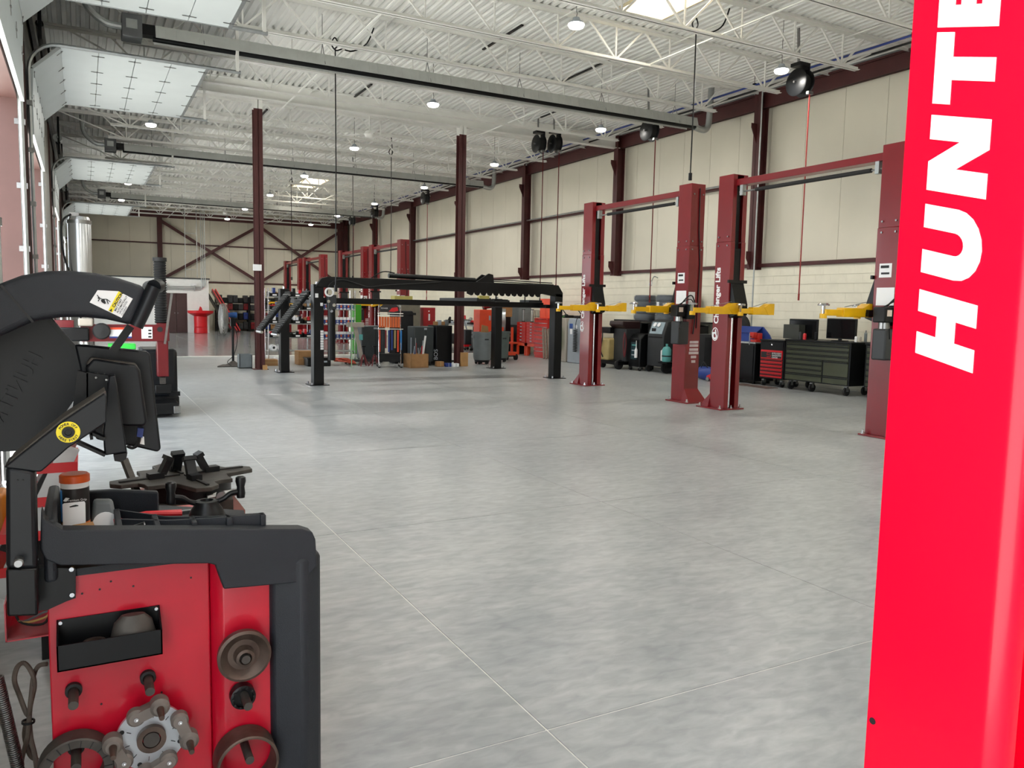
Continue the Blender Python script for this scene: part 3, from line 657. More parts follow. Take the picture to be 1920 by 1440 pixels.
for k in range(n):
    xa = 7.25 + k * 0.15; teeth += [(xa, 1.86), (xa + 0.05, 1.84), (xa + 0.09, 1.85), (xa + 0.12, 1.91)]
MB().prism([(7.2, 1.95), (7.2, 1.88)] + teeth + [(9.15, 1.95)], 'Y', 15.36, 15.375).build('lock_rack', BLK, fp, w=True)
MB().cyl((5.5, 15.5, 2.2), (7.45, 15.5, 2.17), 0.05, n=14).build('lift_cylinder', BLK, fp, w=True)
MB().prism([(7.4, 2.1), (7.75, 2.32), (7.85, 2.3), (7.88, 2.1)], 'Y', 15.42, 15.47).prism([(7.4, 2.1), (7.65, 2.3), (7.75, 2.28), (7.78, 2.1)], 'Y', 15.55, 15.6).build('pulley_bracket', BLK, fp, w=True)
MB().tube([(7.8, 15.5, 2.2), (9.4, 15.5, 2.17)], 0.012, 6).tube([(7.8, 15.45, 2.16), (9.4, 15.45, 2.13)], 0.012, 6).build('lift_cable', BLK, fp, w=True)
MB().tube([(5.1, 15.42, 2.13), (5.35, 15.42, 2.27), (5.6, 15.42, 2.25)], 0.012, 6, 5).tube([(4.2, 15.36, 1.6), (4.22, 15.34, 1.95), (4.5, 15.34, 2.08), (5.0, 15.35, 1.96), (5.4, 15.35, 2.0), (6.6, 15.35, 2.1)], 0.012, 6, 5).build('hydraulic_hose', RUB, fp, w=True)
for y in (16.15, 17.75):
    rw = MB().box(4.1, y - 0.25, 1.61, 9.42, y + 0.25, 1.725).build('runway', BLK, fp, bevel=0.006, w=True)
    for xx in (8.15, 9.05): MB().box(xx, y - 0.22, 1.725, xx + 0.35, y + 0.22, 1.78).build('turn_plate', DGREY, rw, w=True)
    rm = MB().bar((4.02, y, 1.84), (3.36, y, 0.99), 0.5, 0.05, (0.75, 0, -0.6)).build('ramp', BLK, fp, w=True)
    rib = MB().box(-0.012, -0.25, -0.006, 0.012, 0.25, 0.02).mesh('tread', DGREY)
    d_ = Vector((-0.66, 0, -0.85)).normalized(); nn = Vector((-0.85, 0, 0.66)).normalized()
    ang = math.atan2(d_.z, d_.x)
    for k in range(24):
        c = Vector((4.02, y, 1.84)) + d_ * (0.03 + k * 0.044) + nn * 0.028
        o = inst(rib, 'tread_bar', rm, c - Vector(ORG[fp.name]), (0, math.atan2(-nn.x * -1, nn.z), 0))
    MB().cyl((3.36, y - 0.27, 0.97), (3.36, y + 0.27, 0.97), 0.03, n=10).build('ramp_roller', CHROME, rm, w=True)
    MB().cyl((3.95, y - 0.28, 1.78), (3.95, y + 0.28, 1.78), 0.025, n=10).build('ramp_hinge', STEEL, rm, w=True)
for x in (4.2, 9.38): MB().box(x - 0.06, 15.62, 1.6, x + 0.06, 18.5, 1.68).build('crossbeam', BLK, fp, w=True)
for (x, z0) in ((8.95, 1.72), (8.2, 1.72)): MB().cyl((x, 15.95, z0), (x, 15.95, z0 + 0.2), 0.015, n=8).cyl((x, 15.95, z0 + 0.2), (x, 15.95, z0 + 0.3), 0.035, n=8).build('height_probe', BLK, fp, w=True)
jk = MB().box(7.7, 15.9, 1.725, 8.05, 18.0, 1.8).build('rolling_jack', DGREY, fp, w=True)
MB().box(7.75, 15.88, 1.78, 8.0, 15.98, 1.85).build('jack_hazard_plate', mat('pale_yellow', (225, 210, 120), 0.5), jk, w=True)
MB().box(5.8, 15.95, 1.725, 6.2, 16.2, 1.8).build('jack_hazard_plate', MATS['pale_yellow'], jk, w=True)
# power unit and decals at the near left post
MB().cyl((4.28, 15.36, 0.5), (4.28, 15.36, 1.5), 0.075, n=16).build('oil_tank', BLK, fp, w=True)
MB().box(4.2, 15.28, 1.5, 4.36, 15.44, 1.78).build('electric_motor', DGREY, fp, bevel=0.01, w=True)
MB().cyl((4.2, 15.3, 1.65), (4.2, 15.26, 1.65), 0.03, n=10).cyl((4.3, 15.3, 1.58), (4.3, 15.24, 1.58), 0.035, n=10).cyl((4.25, 15.3, 1.5), (4.25, 15.24, 1.46), 0.03, n=8).build('valve_fittings', CHROME, fp, w=True)
MB().ring((4.22, 15.3, 1.83), (0, 1, 0), 0.09, 0.06, -0.03, 0.0, 24).build('hose_guard', WHT, fp, w=True)
for k in range(8): MB().box(4.08, 15.427, 1.04 - k * 0.048, 4.14, 15.43, 1.08 - k * 0.048).build('safety_decal', WHT, p1, w=True)
MB().box(3.98, 15.427, 1.72, 4.04, 15.43, 1.8).box(4.08, 15.427, 1.56, 4.13, 15.43, 1.62).build('rating_decal', WHT, p1, w=True)

# =================================================================== BRIGHT RED TOWER BESIDE THE CAMERA
ht = thing('alignment_tower', 'tall glossy bright red column with white HUNTER lettering close at right', 'column', (1.3, 0.82, 0))
R = 0.035; X0, X1, Y0, Y1 = 1.3, 1.62, 0.695, 0.942
TH = 0.008
def corner(cx, cy, r, a0, a1, n=6): return [(cx + r * math.cos(a0 + (a1 - a0) * k / n), cy + r * math.sin(a0 + (a1 - a0) * k / n)) for k in range(n + 1)]
PI = math.pi
pl = [(X1, Y1), (X0, Y1)] + corner(X0 + R, Y0 + R, R, PI, 1.5 * PI) + [(X0 + 0.042, Y0), (X0 + 0.042, Y0 + TH)] + corner(X0 + R, Y0 + R, R - TH, 1.5 * PI, PI) + [(X0 + TH, Y1 - TH), (X1 - TH, Y1 - TH)]
pl += corner(X1 - R, Y0 + R, R - TH, 0, -0.5 * PI) + [(X1 - 0.042, Y0 + TH), (X1 - 0.042, Y0)] + corner(X1 - R, Y0 + R, R, -0.5 * PI, 0)
sh = MB().prism(pl, 'Z', 0.02, 3.1).build('column_shell', HRED, ht, w=True)
MB().box(X0 - 0.05, Y0 - 0.05, 0, X1 + 0.05, Y1 + 0.05, 0.02).build('base_plate', HRED, ht, w=True)
MB().box(X0 - 0.002, Y0 - 0.002, 3.1, X1, Y1, 3.12).build('top_cap', BLK, ht, w=True)
for (yy, zz) in ((0.93, 0.83), (0.76, 0.80)):
    MB().cyl((X0 + 0.003, yy, zz), (X0 - 0.0015, yy, zz), 0.0065, n=12).build('bolt_hole', INK, sh, w=True)
for k in range(9): MB().cyl((X0 + 0.01, Y1, 1.55 + 0.09 * k), (X0 + 0.01, Y1 + 0.004, 1.55 + 0.09 * k), 0.005, n=8).build('rivet', CHROME, sh, w=True)
YB, CAP, SL = 0.788, 0.105, 0.268     # baseline, cap height, slant
def letter(name, polys, z0, wid):
    mb = MB()
    for po in polys:
        q = [(YB + v * CAP, z0 + u * wid + v * CAP * SL) for u, v in po]
        mb.prism(q, 'X', X0 - 0.0022, X0 - 0.0006)
    return mb.build(name, WHT, sh, w=True)
st = 0.34
letter('letter_h', [[(0, 0), (st, 0), (st, .34), (1 - st, .34), (1 - st, 0), (1, 0), (1, 1), (1 - st, 1), (1 - st, .66), (st, .66), (st, 1), (0, 1)]], 1.506, 0.112)
def arc(cx, cy, rx, ry, a0, a1, n=10): return [(cx + rx * math.cos(a0 + (a1 - a0) * k / n), cy + ry * math.sin(a0 + (a1 - a0) * k / n)) for k in range(n + 1)]
letter('letter_u', [[(0, 1), (0, .42)] + arc(0.5, 0.42, 0.5, 0.42, math.pi, 2 * math.pi) + [(1, 1), (1 - st, 1), (1 - st, .45)] + arc(0.5, 0.45, 0.5 - st, 0.15, 0, -math.pi) + [(st, 1)]], 1.648, 0.118)
letter('letter_n', [[(0, 0), (st * .95, 0), (st * .95, .52), (0.62, 0), (1, 0), (1, 1), (1 - st * .95, 1), (1 - st * .95, .48), (0.38, 1), (0, 1)]], 1.79, 0.127)
letter('letter_t', [[(0.34, 0), (0.66, 0), (0.66, .7), (1, .7), (1, 1), (0, 1), (0, .7), (0.34, .7)]], 1.936, 0.118)
letter('letter_e', [[(0, 0), (1, 0), (1, .28), (.34, .28), (.34, .38), (.92, .38), (.92, .62), (.34, .62), (.34, .72), (1, .72), (1, 1), (0, 1)]], 2.062, 0.105)
letter('letter_r', [[(0, 0), (.33, 0), (.33, .3), (.45, .3), (.65, 0), (1, 0), (.78, .36), (.96, .55), (.92, .85), (.75, 1), (0, 1)]], 2.18, 0.11)
# =================================================================== WHEEL BALANCER (foreground left)
def xz(px, py, y): p = at(px, py, 'Y', y); return (p.x, p.z)
def poly(pts, y): return [xz(a, b, y) for a, b in pts]
YFACE = 2.40
wb_ = thing('wheel_balancer', 'red and black wheel balancer with raised hood in the left foreground', 'wheel balancer', (0.2, 2.75, 0))
# red cabinet
xl = xz(93, 1250, YFACE)[0]; xm = xz(395, 1250, YFACE)[0]; xn = xz(421, 1250, YFACE)[0]; xr = xz(507, 1250, YFACE)[0]
ztop = 0.86
cab = MB().prism([(xl, 3.05), (xl, YFACE), (xm, YFACE), (xm, YFACE + 0.02), (xm + 0.012, YFACE - 0.005), (xn - 0.006, YFACE - 0.02), (xn, YFACE - 0.022), (xr, YFACE - 0.022), (xr, 2.5), (xr - 0.08, 3.05)], 'Z', 0.06, ztop).build('cabinet', BRED, wb_, bevel=0.004, w=True)
MB().box(xl + 0.03, YFACE + 0.03, 0, xr - 0.02, 3.0, 0.06).build('plinth', BLK, wb_, w=True)
# moulded black right-hand leg
lx0 = xz(509, 1300, 2.36)[0]; lx1 = xz(603, 1300, 2.36)[0]
MB().prism([(lx0, 2.36), (lx1 - 0.06, 2.32), (lx1, 2.36), (lx1, 2.56), (lx0, 2.56)], 'Z', 0.0, 0.84).build('side_pillar', PLAS, wb_, bevel=0.015, w=True)
# top tray: front rim, tub, walls, divider grid
YR0, YR1 = 2.33, 2.385
rim = poly([(77, 955), (84, 975), (117, 994), (566, 992), (586, 998), (592, 1012), (595, 1062), (585, 1073), (556, 1093), (420, 1105), (404, 1060), (392, 1057), (113, 1061), (86, 1050), (75, 1030)], YR0)
fr = MB().prism(rim, 'Y', YR0, YR1).build('tray_front', PLAS, wb_, bevel=0.014, seg=3, w=True)
zr = xz(300, 992, YR0)[1]                 # rim height
TX0, TX1 = rim[0][0], rim[6][0]
gx0 = xz(222, 985, 2.5)[0]; gx1 = 0.455
def yback(x):
    pts = [(-1, 2.66), (0.07, 2.62), (0.2, 2.47), (0.31, 2.425), (0.44, 2.40), (0.6, 2.39)]
    for (a, ya), (b, yb) in zip(pts, pts[1:]):
        if x <= b: return ya + (yb - ya) * (x - a) / (b - a)
    return 2.39
xg = [gx0 + (gx1 - gx0) * k / 16 for k in range(17)]
tub = MB().prism([(TX0 + 0.02, YR1), (gx1, YR1), (gx1, yback(gx1))] + [(x, yback(x)) for x in reversed(xg)] + [(gx0, 2.76), (TX0 + 0.02, 2.78)], 'Z', zr - 0.12, zr - 0.10).build('tray_floor', PLAS, wb_, w=True)
MB().prism([(YR0 + 0.02, zr - 0.12), (YR0 + 0.02, zr + 0.05), (2.5, zr + 0.055), (2.8, zr + 0.05), (2.8, zr - 0.12)], 'X', TX0, TX0 + 0.03).build('tray_wall', PLAS, wb_, bevel=0.01, w=True)
MB().prism([(TX0, 2.76), (gx0, 2.74), (gx0 + 0.12, 2.66), (gx0 + 0.12, 2.69), (gx0, 2.77), (TX0, 2.79)], 'Z', zr - 0.12, zr + 0.03).build('tray_wall', PLAS, wb_, bevel=0.006, w=True)
for k in range(5):
    x = gx0 + (gx1 - gx0) * k / 4; MB().box(x - 0.008, YR1 - 0.01, zr - 0.1, x + 0.008, yback(x) + 0.012, zr - 0.003).build('organiser_divider', PLAS, tub, bevel=0.003, w=True)
for fr_ in (0.5, 1.0):
    up_ = [(x, YR1 + (yback(x) - YR1) * fr_) for x in xg]
    MB().prism([(x, y_ - 0.006) for x, y_ in up_] + [(x, y_ + 0.006) for x, y_ in reversed(up_)], 'Z', zr - 0.1, zr - 0.003).build('organiser_divider', PLAS, tub, w=True)
MB().prism([(gx0, 2.5), (0.42, 2.42), (0.44, 2.62), (gx0, 2.9)], 'Z', zr - 0.12, zr - 0.045).build('rear_ledge', PLAS, wb_, w=True)
# bracket that bolts the display post to the face
MB().prism(poly([(12, 1063), (70, 1061), (72, 1150), (14, 1152)], 2.3), 'Y', 2.28, 2.37).build('post_bracket', BLK, wb_, bevel=0.006, w=True)
bk = MB().prism(poly([(68, 1061), (142, 1063), (142, 1118), (125, 1124), (90, 1140), (70, 1142)], 2.385), 'Y', 2.37, 2.399).build('bracket_plate', BLK, wb_, w=True)
for q in ((134, 1067), (135, 1115)):
    c = xz(q[0], q[1], 2.37); MB().lathe([(0.0, 0.0), (0.007, 0.0), (0.006, 0.005), (0.0, 0.005)], (c[0], 2.37, c[1]), (0, -1, 0), 12).build('screw', CHROME, bk, w=True)
pst = MB().prism(poly([(12, 872), (66, 880), (70, 1063), (12, 1063)], 2.3), 'Y', 2.28, 2.38).build('display_post', PLASD, wb_, bevel=0.01, w=True)
c = xz(36, 1050, 2.28); MB().lathe([(0.0, 0.0), (0.012, 0.0), (0.012, 0.03), (0.009, 0.034), (0.0, 0.034)], (c[0], 2.28, c[1]), (0, -1, 0), 12).build('clamp_bolt', STEEL, pst, w=True)
for q in ((33, 901), (43, 901)):
    c = xz(q[0], q[1], 2.278); MB().cyl((c[0], 2.281, c[1]), (c[0], 2.277, c[1]), 0.0022, n=8).build('screw_hole', INK, pst, w=True)
arm = MB().prism(poly([(8, 874), (66, 882), (78, 882), (128, 838), (200, 790), (200, 740), (196, 736), (120, 786)], 2.3), 'Y', 2.28, 2.40).build('display_arm', PLASD, wb_, bevel=0.008, w=True)
MB().prism(poly([(20, 862), (120, 782), (197, 733), (200, 741), (122, 790), (12, 876)], 2.3), 'Y', 2.295, 2.405).build('arm_top_cover', DUSTY, arm, w=True)
c = xz(128, 810, 2.28); kb = MB().lathe([(0.0, 0.0), (0.027, 0.0), (0.027, 0.003), (0.0, 0.003)], (c[0], 2.28, c[1]), (0, -1, 0), 28).build('power_button_ring', DECY, arm, w=True)
MB().lathe([(0.0, 0.0), (0.015, 0.0), (0.014, 0.008), (0.008, 0.008), (0.007, 0.004), (0.0, 0.004)], (c[0], 2.277, c[1]), (0, -1, 0), 20).build('power_button', BLK, kb, w=True)
def arctext(parent, body, c, r, a0, a1, size, m, flip=False):
    for i, ch in enumerate(body):
        if ch == ' ': continue
        a = a0 + (a1 - a0) * i / (len(body) - 1)
        p = Vector((c[0] + r * math.cos(a), 2.2765, c[1] + r * math.sin(a))); up = Vector((math.cos(a), 0, math.sin(a))) * (-1 if flip else 1)
        ex = Vector((up.z, 0, -up.x)) * 1
        o_ = p - Vector(ORG[wb_.name])
        text('ring_letter', ch, size, m, parent, frame(o_, ex, up, (0, -1, 0)), 0.0002, 0.0002, 'CENTER')
arctext(kb, 'POWER OFF', c, 0.018, 2.6, 0.55, 0.0085, INK)
arctext(kb, 'HERE FIRST', c, 0.0245, -2.6, -0.5, 0.0085, INK, True)
# monitor seen from behind
mon = MB().prism(poly([(140, 646), (163, 647), (275, 659), (282, 664), (302, 842), (296, 848), (262, 840), (180, 824)], 2.72), 'Y', 2.72, 2.765).build('monitor', PLASD, wb_, bevel=0.006, w=True)
bul = MB().prism(poly([(160, 688), (175, 672), (255, 684), (263, 694), (277, 792), (270, 800), (238, 800), (172, 790)], 2.64), 'Y', 2.64, 2.72).build('monitor_back', PLASD, mon, bevel=0.02, seg=3, w=True)
MB().prism(poly([(161, 684), (170, 671), (256, 683), (262, 694), (250, 692), (174, 686)], 2.635), 'Y', 2.645, 2.70).build('dusty_top', DUSTY, mon, bevel=0.004, w=True)
o_ = Vector((xz(178, 703, 2.637)[0], 2.637, xz(178, 703, 2.637)[1])) - Vector(ORG[wb_.name])
ex = Vector((0.98, 0, -0.16)); text('monitor_lettering', 'ViewSonic', 0.011, mat('grey_print', (130, 128, 124), 0.5), mon, frame(o_, ex, (0.16, 0, 0.98), (0, -1, 0)), 0.0001, 0.0004)
MB().prism(poly([(258, 802), (269, 803), (267, 820), (256, 818)], 2.70), 'Y', 2.69, 2.712).build('video_plug', BLUE, mon, w=True)
MB().prism(poly([(258, 816), (270, 819), (271, 834), (262, 832)], 2.7155), 'Y', 2.7145, 2.7165).build('serial_sticker', WHT, mon, w=True)
p_ = [xz(a, b, 2.69) for a, b in ((262, 820), (258, 834), (248, 840), (238, 836))]
MB().tube([(x, 2.69, z) for x, z in p_], 0.005, 6, 4).build('video_cable', RUB, mon, w=True)
# mount
mt = MB().prism(poly([(146, 692), (165, 697), (165, 770), (134, 778)], 2.66), 'Y', 2.6, 2.64).prism(poly([(162, 697), (206, 704), (206, 742), (162, 760)], 2.62), 'Y', 2.60, 2.63).build('monitor_mount', BLK, wb_, w=True)
MB().prism(poly([(204, 704), (216, 702), (238, 846), (196, 852), (193, 810)], 2.54), 'Y', 2.52, 2.60).build('mount_cheek', PLASD, mt, bevel=0.004, w=True)
MB().prism(poly([(212, 850), (238, 846), (236, 857), (226, 863), (214, 861)], 2.55), 'Y', 2.52, 2.6).build('mount_foot', RUB, mt, w=True)
for (a, b) in (((144, 830), (197, 854)), ((170, 812), (197, 824)), ((168, 800), (172, 824))):
    p = xz(a[0], a[1], 2.5); q = xz(b[0], b[1], 2.5); MB().bar((p[0], 2.52, p[1]), (q[0], 2.52, q[1]), 0.05, 0.008).build('cable_shelf_bar', BLK, mt, w=True)
for q in ((180, 708), (199, 712)):
    c = xz(q[0], q[1], 2.6); MB().lathe([(0.0, 0), (0.005, 0), (0.003, 0.005), (0.0, 0.005)], (c[0], 2.6, c[1]), (0, -1, 0), 10).build('screw', CHROME, mt, w=True)
# hood
YH = 2.5
outer = [(-90, 590), (-40, 553), (0, 531), (40, 516), (85, 508), (130, 507), (180, 512), (225, 522), (262, 534), (276, 541)]
inner = [(250, 612), (235, 607), (200, 599), (160, 595), (120, 595), (90, 598), (60, 604), (20, 622), (-20, 640), (-90, 680)]
hood = MB().prism(poly(outer + inner, YH), 'Y', YH, YH + 0.42).build('hood_arch', PLAS, wb_, bevel=0.018, seg=4, w=True)
p = [xz(a, b, YH + 0.02) for a, b in ((254, 612), (268, 583), (280, 556), (288, 538))]
MB().tube([(x, YH + 0.01, z) for x, z in p], 0.02, 12, 5).build('hood_handle', PLASD, hood, bevel=0, w=True)
MB().tube([(p[3][0], YH + 0.01, p[3][1]), (p[3][0] + 0.012, YH + 0.03, p[3][1] + 0.004), (p[3][0] + 0.012, YH + 0.38, p[3][1] + 0.004)], 0.021, 12).build('hood_handle', PLASD, hood, w=True)
a = xz(62, 604, YH - 0.001); b = xz(2, 535, YH - 0.001)
MB().bar((a[0], YH, a[1]), (b[0], YH, b[1]), 0.004, 0.006).build('hood_seam', INK, hood, w=True)
a = xz(246, 612, 2.62); b = xz(212, 660, 2.62)
MB().bar((a[0], 2.65, a[1]), (b[0], 2.65, b[1]), 0.022, 0.022, (0, 1, 0)).build('hood_arm', BLK, wb_, w=True)
# big flat inner guard
YG = 2.78
MB().prism(poly([(-110, 560), (92, 590), (165, 678), (150, 735), (118, 780), (60, 845), (-110, 850)], YG), 'Y', YG, YG + 0.03).build('wheel_guard', PLASD, wb_, w=True)
gd = wb_.children[-1]
p0 = xz(92, 600, YG - .01); p1 = xz(166, 680, YG - .01)
MB().bar((p0[0], YG - 0.01, p0[1]), (p1[0], YG - 0.01, p1[1]), 0.014, 0.02, (0, 1, 0)).build('guard_rib', BLK, gd, w=True)
# raised maker name, moulded for the other side so it reads mirrored here
h0 = Vector((xz(80, 668, YG)[0], YG - 0.002, xz(80, 668, YG)[1])); h1 = Vector((xz(4, 795, YG)[0], YG - 0.002, xz(4, 795, YG)[1]))
d_ = (h1 - h0); Ltxt = d_.length; d_.normalize(); upv = Vector((-d_.z, 0, d_.x)) * -1
text('moulded_name', 'HUNTER', 0.058, PLASD, gd, frame(h0 - Vector(ORG[wb_.name]), d_, upv, (0, -1, 0)), 0.001, 0.004, spacing=1.02)
# caution decal
cq = [(183, 544), (222, 546), (249, 560), (228, 596), (168, 567)]
dec = MB().prism(poly(cq, YH - 0.001), 'Y', YH - 0.0022, YH - 0.0006).build('caution_decal', WHT, hood, w=True)
MB().prism(poly([(222.5, 546), (230, 550), (211, 586), (203, 582)], YH - 0.003), 'Y', YH - 0.0032, YH - 0.0022).build('caution_stripe', DECY, dec, w=True)
def ontext(nm, body, px0, px1, size, m, par, yy, off=0.0002):
    a = Vector((xz(px0[0], px0[1], yy)[0], yy, xz(px0[0], px0[1], yy)[1])); b = Vector((xz(px1[0], px1[1], yy)[0], yy, xz(px1[0], px1[1], yy)[1]))
    e = (b - a).normalized(); u = Vector((-e.z, 0, e.x))
    text(nm, body, size, m, par, frame(a - Vector(ORG[wb_.name]), e, u, (0, -1, 0)), off, 0.0002)
ontext('caution_text', 'CAUTION', (214.5, 577), (230, 552), 0.0105, INK, dec, YH - 0.0036, 0.0004)
ontext('caution_text', 'MAY START', (217, 584), (229, 563), 0.0072, INK, dec, YH - 0.0026)
ontext('caution_text', 'AUTOMATICALLY', (221, 587), (238, 558), 0.0066, INK, dec, YH - 0.0026)
ontext('caution_text', 'UPON HOOD', (225.5, 589), (238, 568), 0.0066, mat('faded_ink', (120, 120, 125), 0.6), dec, YH - 0.0026)
ontext('caution_text', 'CLOSING', (230, 592), (238, 577), 0.0066, MATS['faded_ink'], dec, YH - 0.0026)
MB().prism(poly([(204.5, 583), (209.5, 584.5), (210, 578)], YH - 0.004), 'Y', YH - 0.0042, YH - 0.0033).build('warning_triangle', INK, dec, w=True)
fig = MB(); yy = YH - 0.003
for (a, b) in (((182, 553), (187, 559)), ((187, 559), (194, 562)), ((187, 560), (184, 565)), ((192, 561), (200, 561)), ((200, 561), (207, 566)), ((200, 562), (203, 570))):
    p = xz(a[0], a[1], yy); q = xz(b[0], b[1], yy); fig.bar((p[0], yy, p[1]), (q[0], yy, q[1]), 0.0022, 0.001, (0, -1, 0))
p = xz(184.8, 558.8, yy); fig.cyl((p[0], yy, p[1]), (p[0], yy - 0.001, p[1]), 0.0022, n=10)
fig.prism(poly([(189, 562), (196, 561.5), (199, 569), (196, 570), (190, 566)], yy), 'Y', yy - 0.001, yy)
fig.build('caution_figure', INK, dec, w=True)
# face fittings -------------------------------------------------
def onface(px, py, y=YFACE): q = xz(px, py, y); return Vector((q[0], y, q[1]))
bx = poly([(105, 1166), (301, 1134), (304, 1216), (105, 1250)], 2.36)
tb = MB()
x0_, x1_ = bx[0][0], bx[1][0]; zb_ = (bx[3][1] + bx[2][1]) / 2; zt_ = xz(105, 1210, 2.33)[1]
zback = xz(110, 1163, 2.395)[1]
tb.box(x0_, 2.395, zb_, x1_, 2.3985, zback + 0.0).box(x0_, 2.32, zb_, x1_, 2.324, zt_).box(x0_, 2.32, zb_, x1_, 2.398, zb_ + 0.004)
tb.prism([(2.32, zb_), (2.398, zb_), (2.398, zback), (2.394, zback), (2.32, zt_)], 'X', x0_, x0_ + 0.004).prism([(2.32, zb_), (2.398, zb_), (2.398, zback), (2.394, zback), (2.32, zt_)], 'X', x1_ - 0.004, x1_)
tray = tb.build('parts_tray', BLK, wb_, w=True)
for q in ((113, 1168), (293, 1141)):
    c = onface(q[0], q[1], 2.394); MB().lathe([(0.0, 0), (0.006, 0), (0.005, 0.004), (0.0, 0.004)], c, (0, -1, 0), 10).build('screw', CHROME, tray, w=True)
def peg(px, py, out=0.11, grom=True):
    c = onface(px, py)
    g = None
    if grom:
        g = MB().lathe([(0.0, 0.0), (0.021, 0.0), (0.021, 0.016), (0.014, 0.018), (0.012, 0.006), (0, 0.006)], c, (0, -1, 0), 20).build('peg_grommet', RUB, wb_, w=True)
    e = c + Vector((0, -out, -0.006))
    MB().cyl(c, e, 0.0125, n=16).build('storage_peg', IRON, g or wb_, w=True)
    return e
for q in ((138, 1292), (277, 1268)): peg(q[0], q[1], 0.09)
for q in ((208, 1090), (250, 1099), (187, 1105), (154, 1113), (358, 1083), (190, 1320), (303, 1298)):
    c = onface(q[0], q[1], YFACE - 0.0008); MB().cyl(c, c + Vector((0, -0.001, 0)), 0.003, n=10).build('screw_hole', INK, cab, w=True)
c = onface(360, 1388); MB().box(c.x - 0.013, YFACE - 0.002, c.z - 0.013, c.x + 0.013, YFACE + 0.001, c.z + 0.013).build('square_hole', INK, cab, w=True)
# things kept on the face ----------------------------------------
def cone_on(name, label, cat, px, py, prof, m, y0=YFACE - 0.03, n=32):
    c = onface(px, py, y0); t = thing(name, label, cat, c, 0, 'cones and rings stored on the balancer')
    MB().lathe(prof, (0, 0, 0), (0, -1, 0), n).build('cone_body', m, t, bevel=0.0)
    return t, c
t, c = cone_on('centering_cone', 'wide dished brown steel cone on the upper right peg of the balancer', 'cone', 452, 1216,
   [(0.0, 0.0), (0.05, 0.0), (0.074, 0.035), (0.076, 0.06), (0.068, 0.064), (0.045, 0.045), (0.03, 0.046), (0.026, 0.075), (0.018, 0.078), (0.016, 0.06), (0.0, 0.06)], RUST)
MB().cyl((0, -0.02, 0), (0, -0.085, 0), 0.0125, n=16).build('peg_end', IRON, t)
t, c = cone_on('centering_cone', 'small black ribbed collar on the middle right peg', 'cone', 453, 1300,
   [(0.02, 0.0), (0.036, 0.0), (0.036, 0.03), (0.03, 0.032), (0.03, 0.02), (0.02, 0.02)], BLK)
for k in range(10):
    a = k * 0.628; MB().bar((0.027 * math.cos(a), -0.034, 0.027 * math.sin(a)), (0.033 * math.cos(a), -0.034, 0.033 * math.sin(a)), 0.004, 0.006).build('collar_rib', RUB, t)
peg(452, 1288, 0.12)
def ringthing(label, px, py, ro, ri, wdt, m, y0):
    c = onface(px, py, y0); t = thing('clamping_ring', label, 'ring', c, 0, 'cones and rings stored on the balancer')
    MB().lathe([(ri, 0.0), (ro, 0.0), (ro, wdt), (ro - 0.004, wdt + 0.003), (ri + 0.002, wdt + 0.003), (ri, wdt - 0.004)], (0, 0, 0), (0, -1, 0), 40, True).build('ring_body', m, t)
    return t
ringthing('thin worn steel ring hung on the lower right peg', 457, 1412, 0.089, 0.079, 0.075, RUST, YFACE - 0.03); peg(455, 1385, 0.12)
rt = ringthing('thick grey ring with notched rim hung low on the left of the balancer', 143, 1428, 0.093, 0.066, 0.055, IRON, YFACE - 0.015); peg(143, 1398, 0.11)
for k in range(18):
    a = k * 0.349; MB().bar((0.068 * math.cos(a), -0.0585, 0.068 * math.sin(a)), (0.088 * math.cos(a), -0.0585, 0.088 * math.sin(a)), 0.003, 0.002).build('rim_notch', INK, rt)
# flange plate with four stud arms
c = onface(283, 1378, YFACE - 0.05); fpz = thing('flange_plate', 'round silver flange plate with four grey stud arms on the balancer face', 'flange plate', c)
MB().ring((0, 0, 0), (0, -1, 0), 0.092, 0.03, 0.0, 0.012, 40).build('disc', mat('zinc_plate', (196, 200, 206), 0.3, 0.8, var=0.06), fpz)
MB().ring((0, 0, 0), (0, -1, 0), 0.038, 0.024, 0.012, 0.03, 32).build('hub_collar', RUST, fpz)
MB().cyl((0, 0.045, 0), (0, -0.03, 0), 0.021, n=24).build('hub_peg', IRON, fpz)
for k in range(8):
    a = 0.39 + k * 0.785; r_ = 0.08; MB().cyl((r_ * math.cos(a), -0.0125, r_ * math.sin(a)), (r_ * math.cos(a), -0.0105, r_ * math.sin(a)), 0.0065, n=12).build('plate_hole', INK, fpz)
for k in range(10):
    a = 0.2 + k * 0.628; MB().bar((0.056 * math.cos(a), -0.0122, 0.056 * math.sin(a)), (0.068 * math.cos(a), -0.0122, 0.068 * math.sin(a)), 0.0035, 0.0012).build('plate_slot', INK, fpz)
GC = mat('grey_casting', (112, 104, 98), 0.6, 0.2, var=0.12, scale=20)
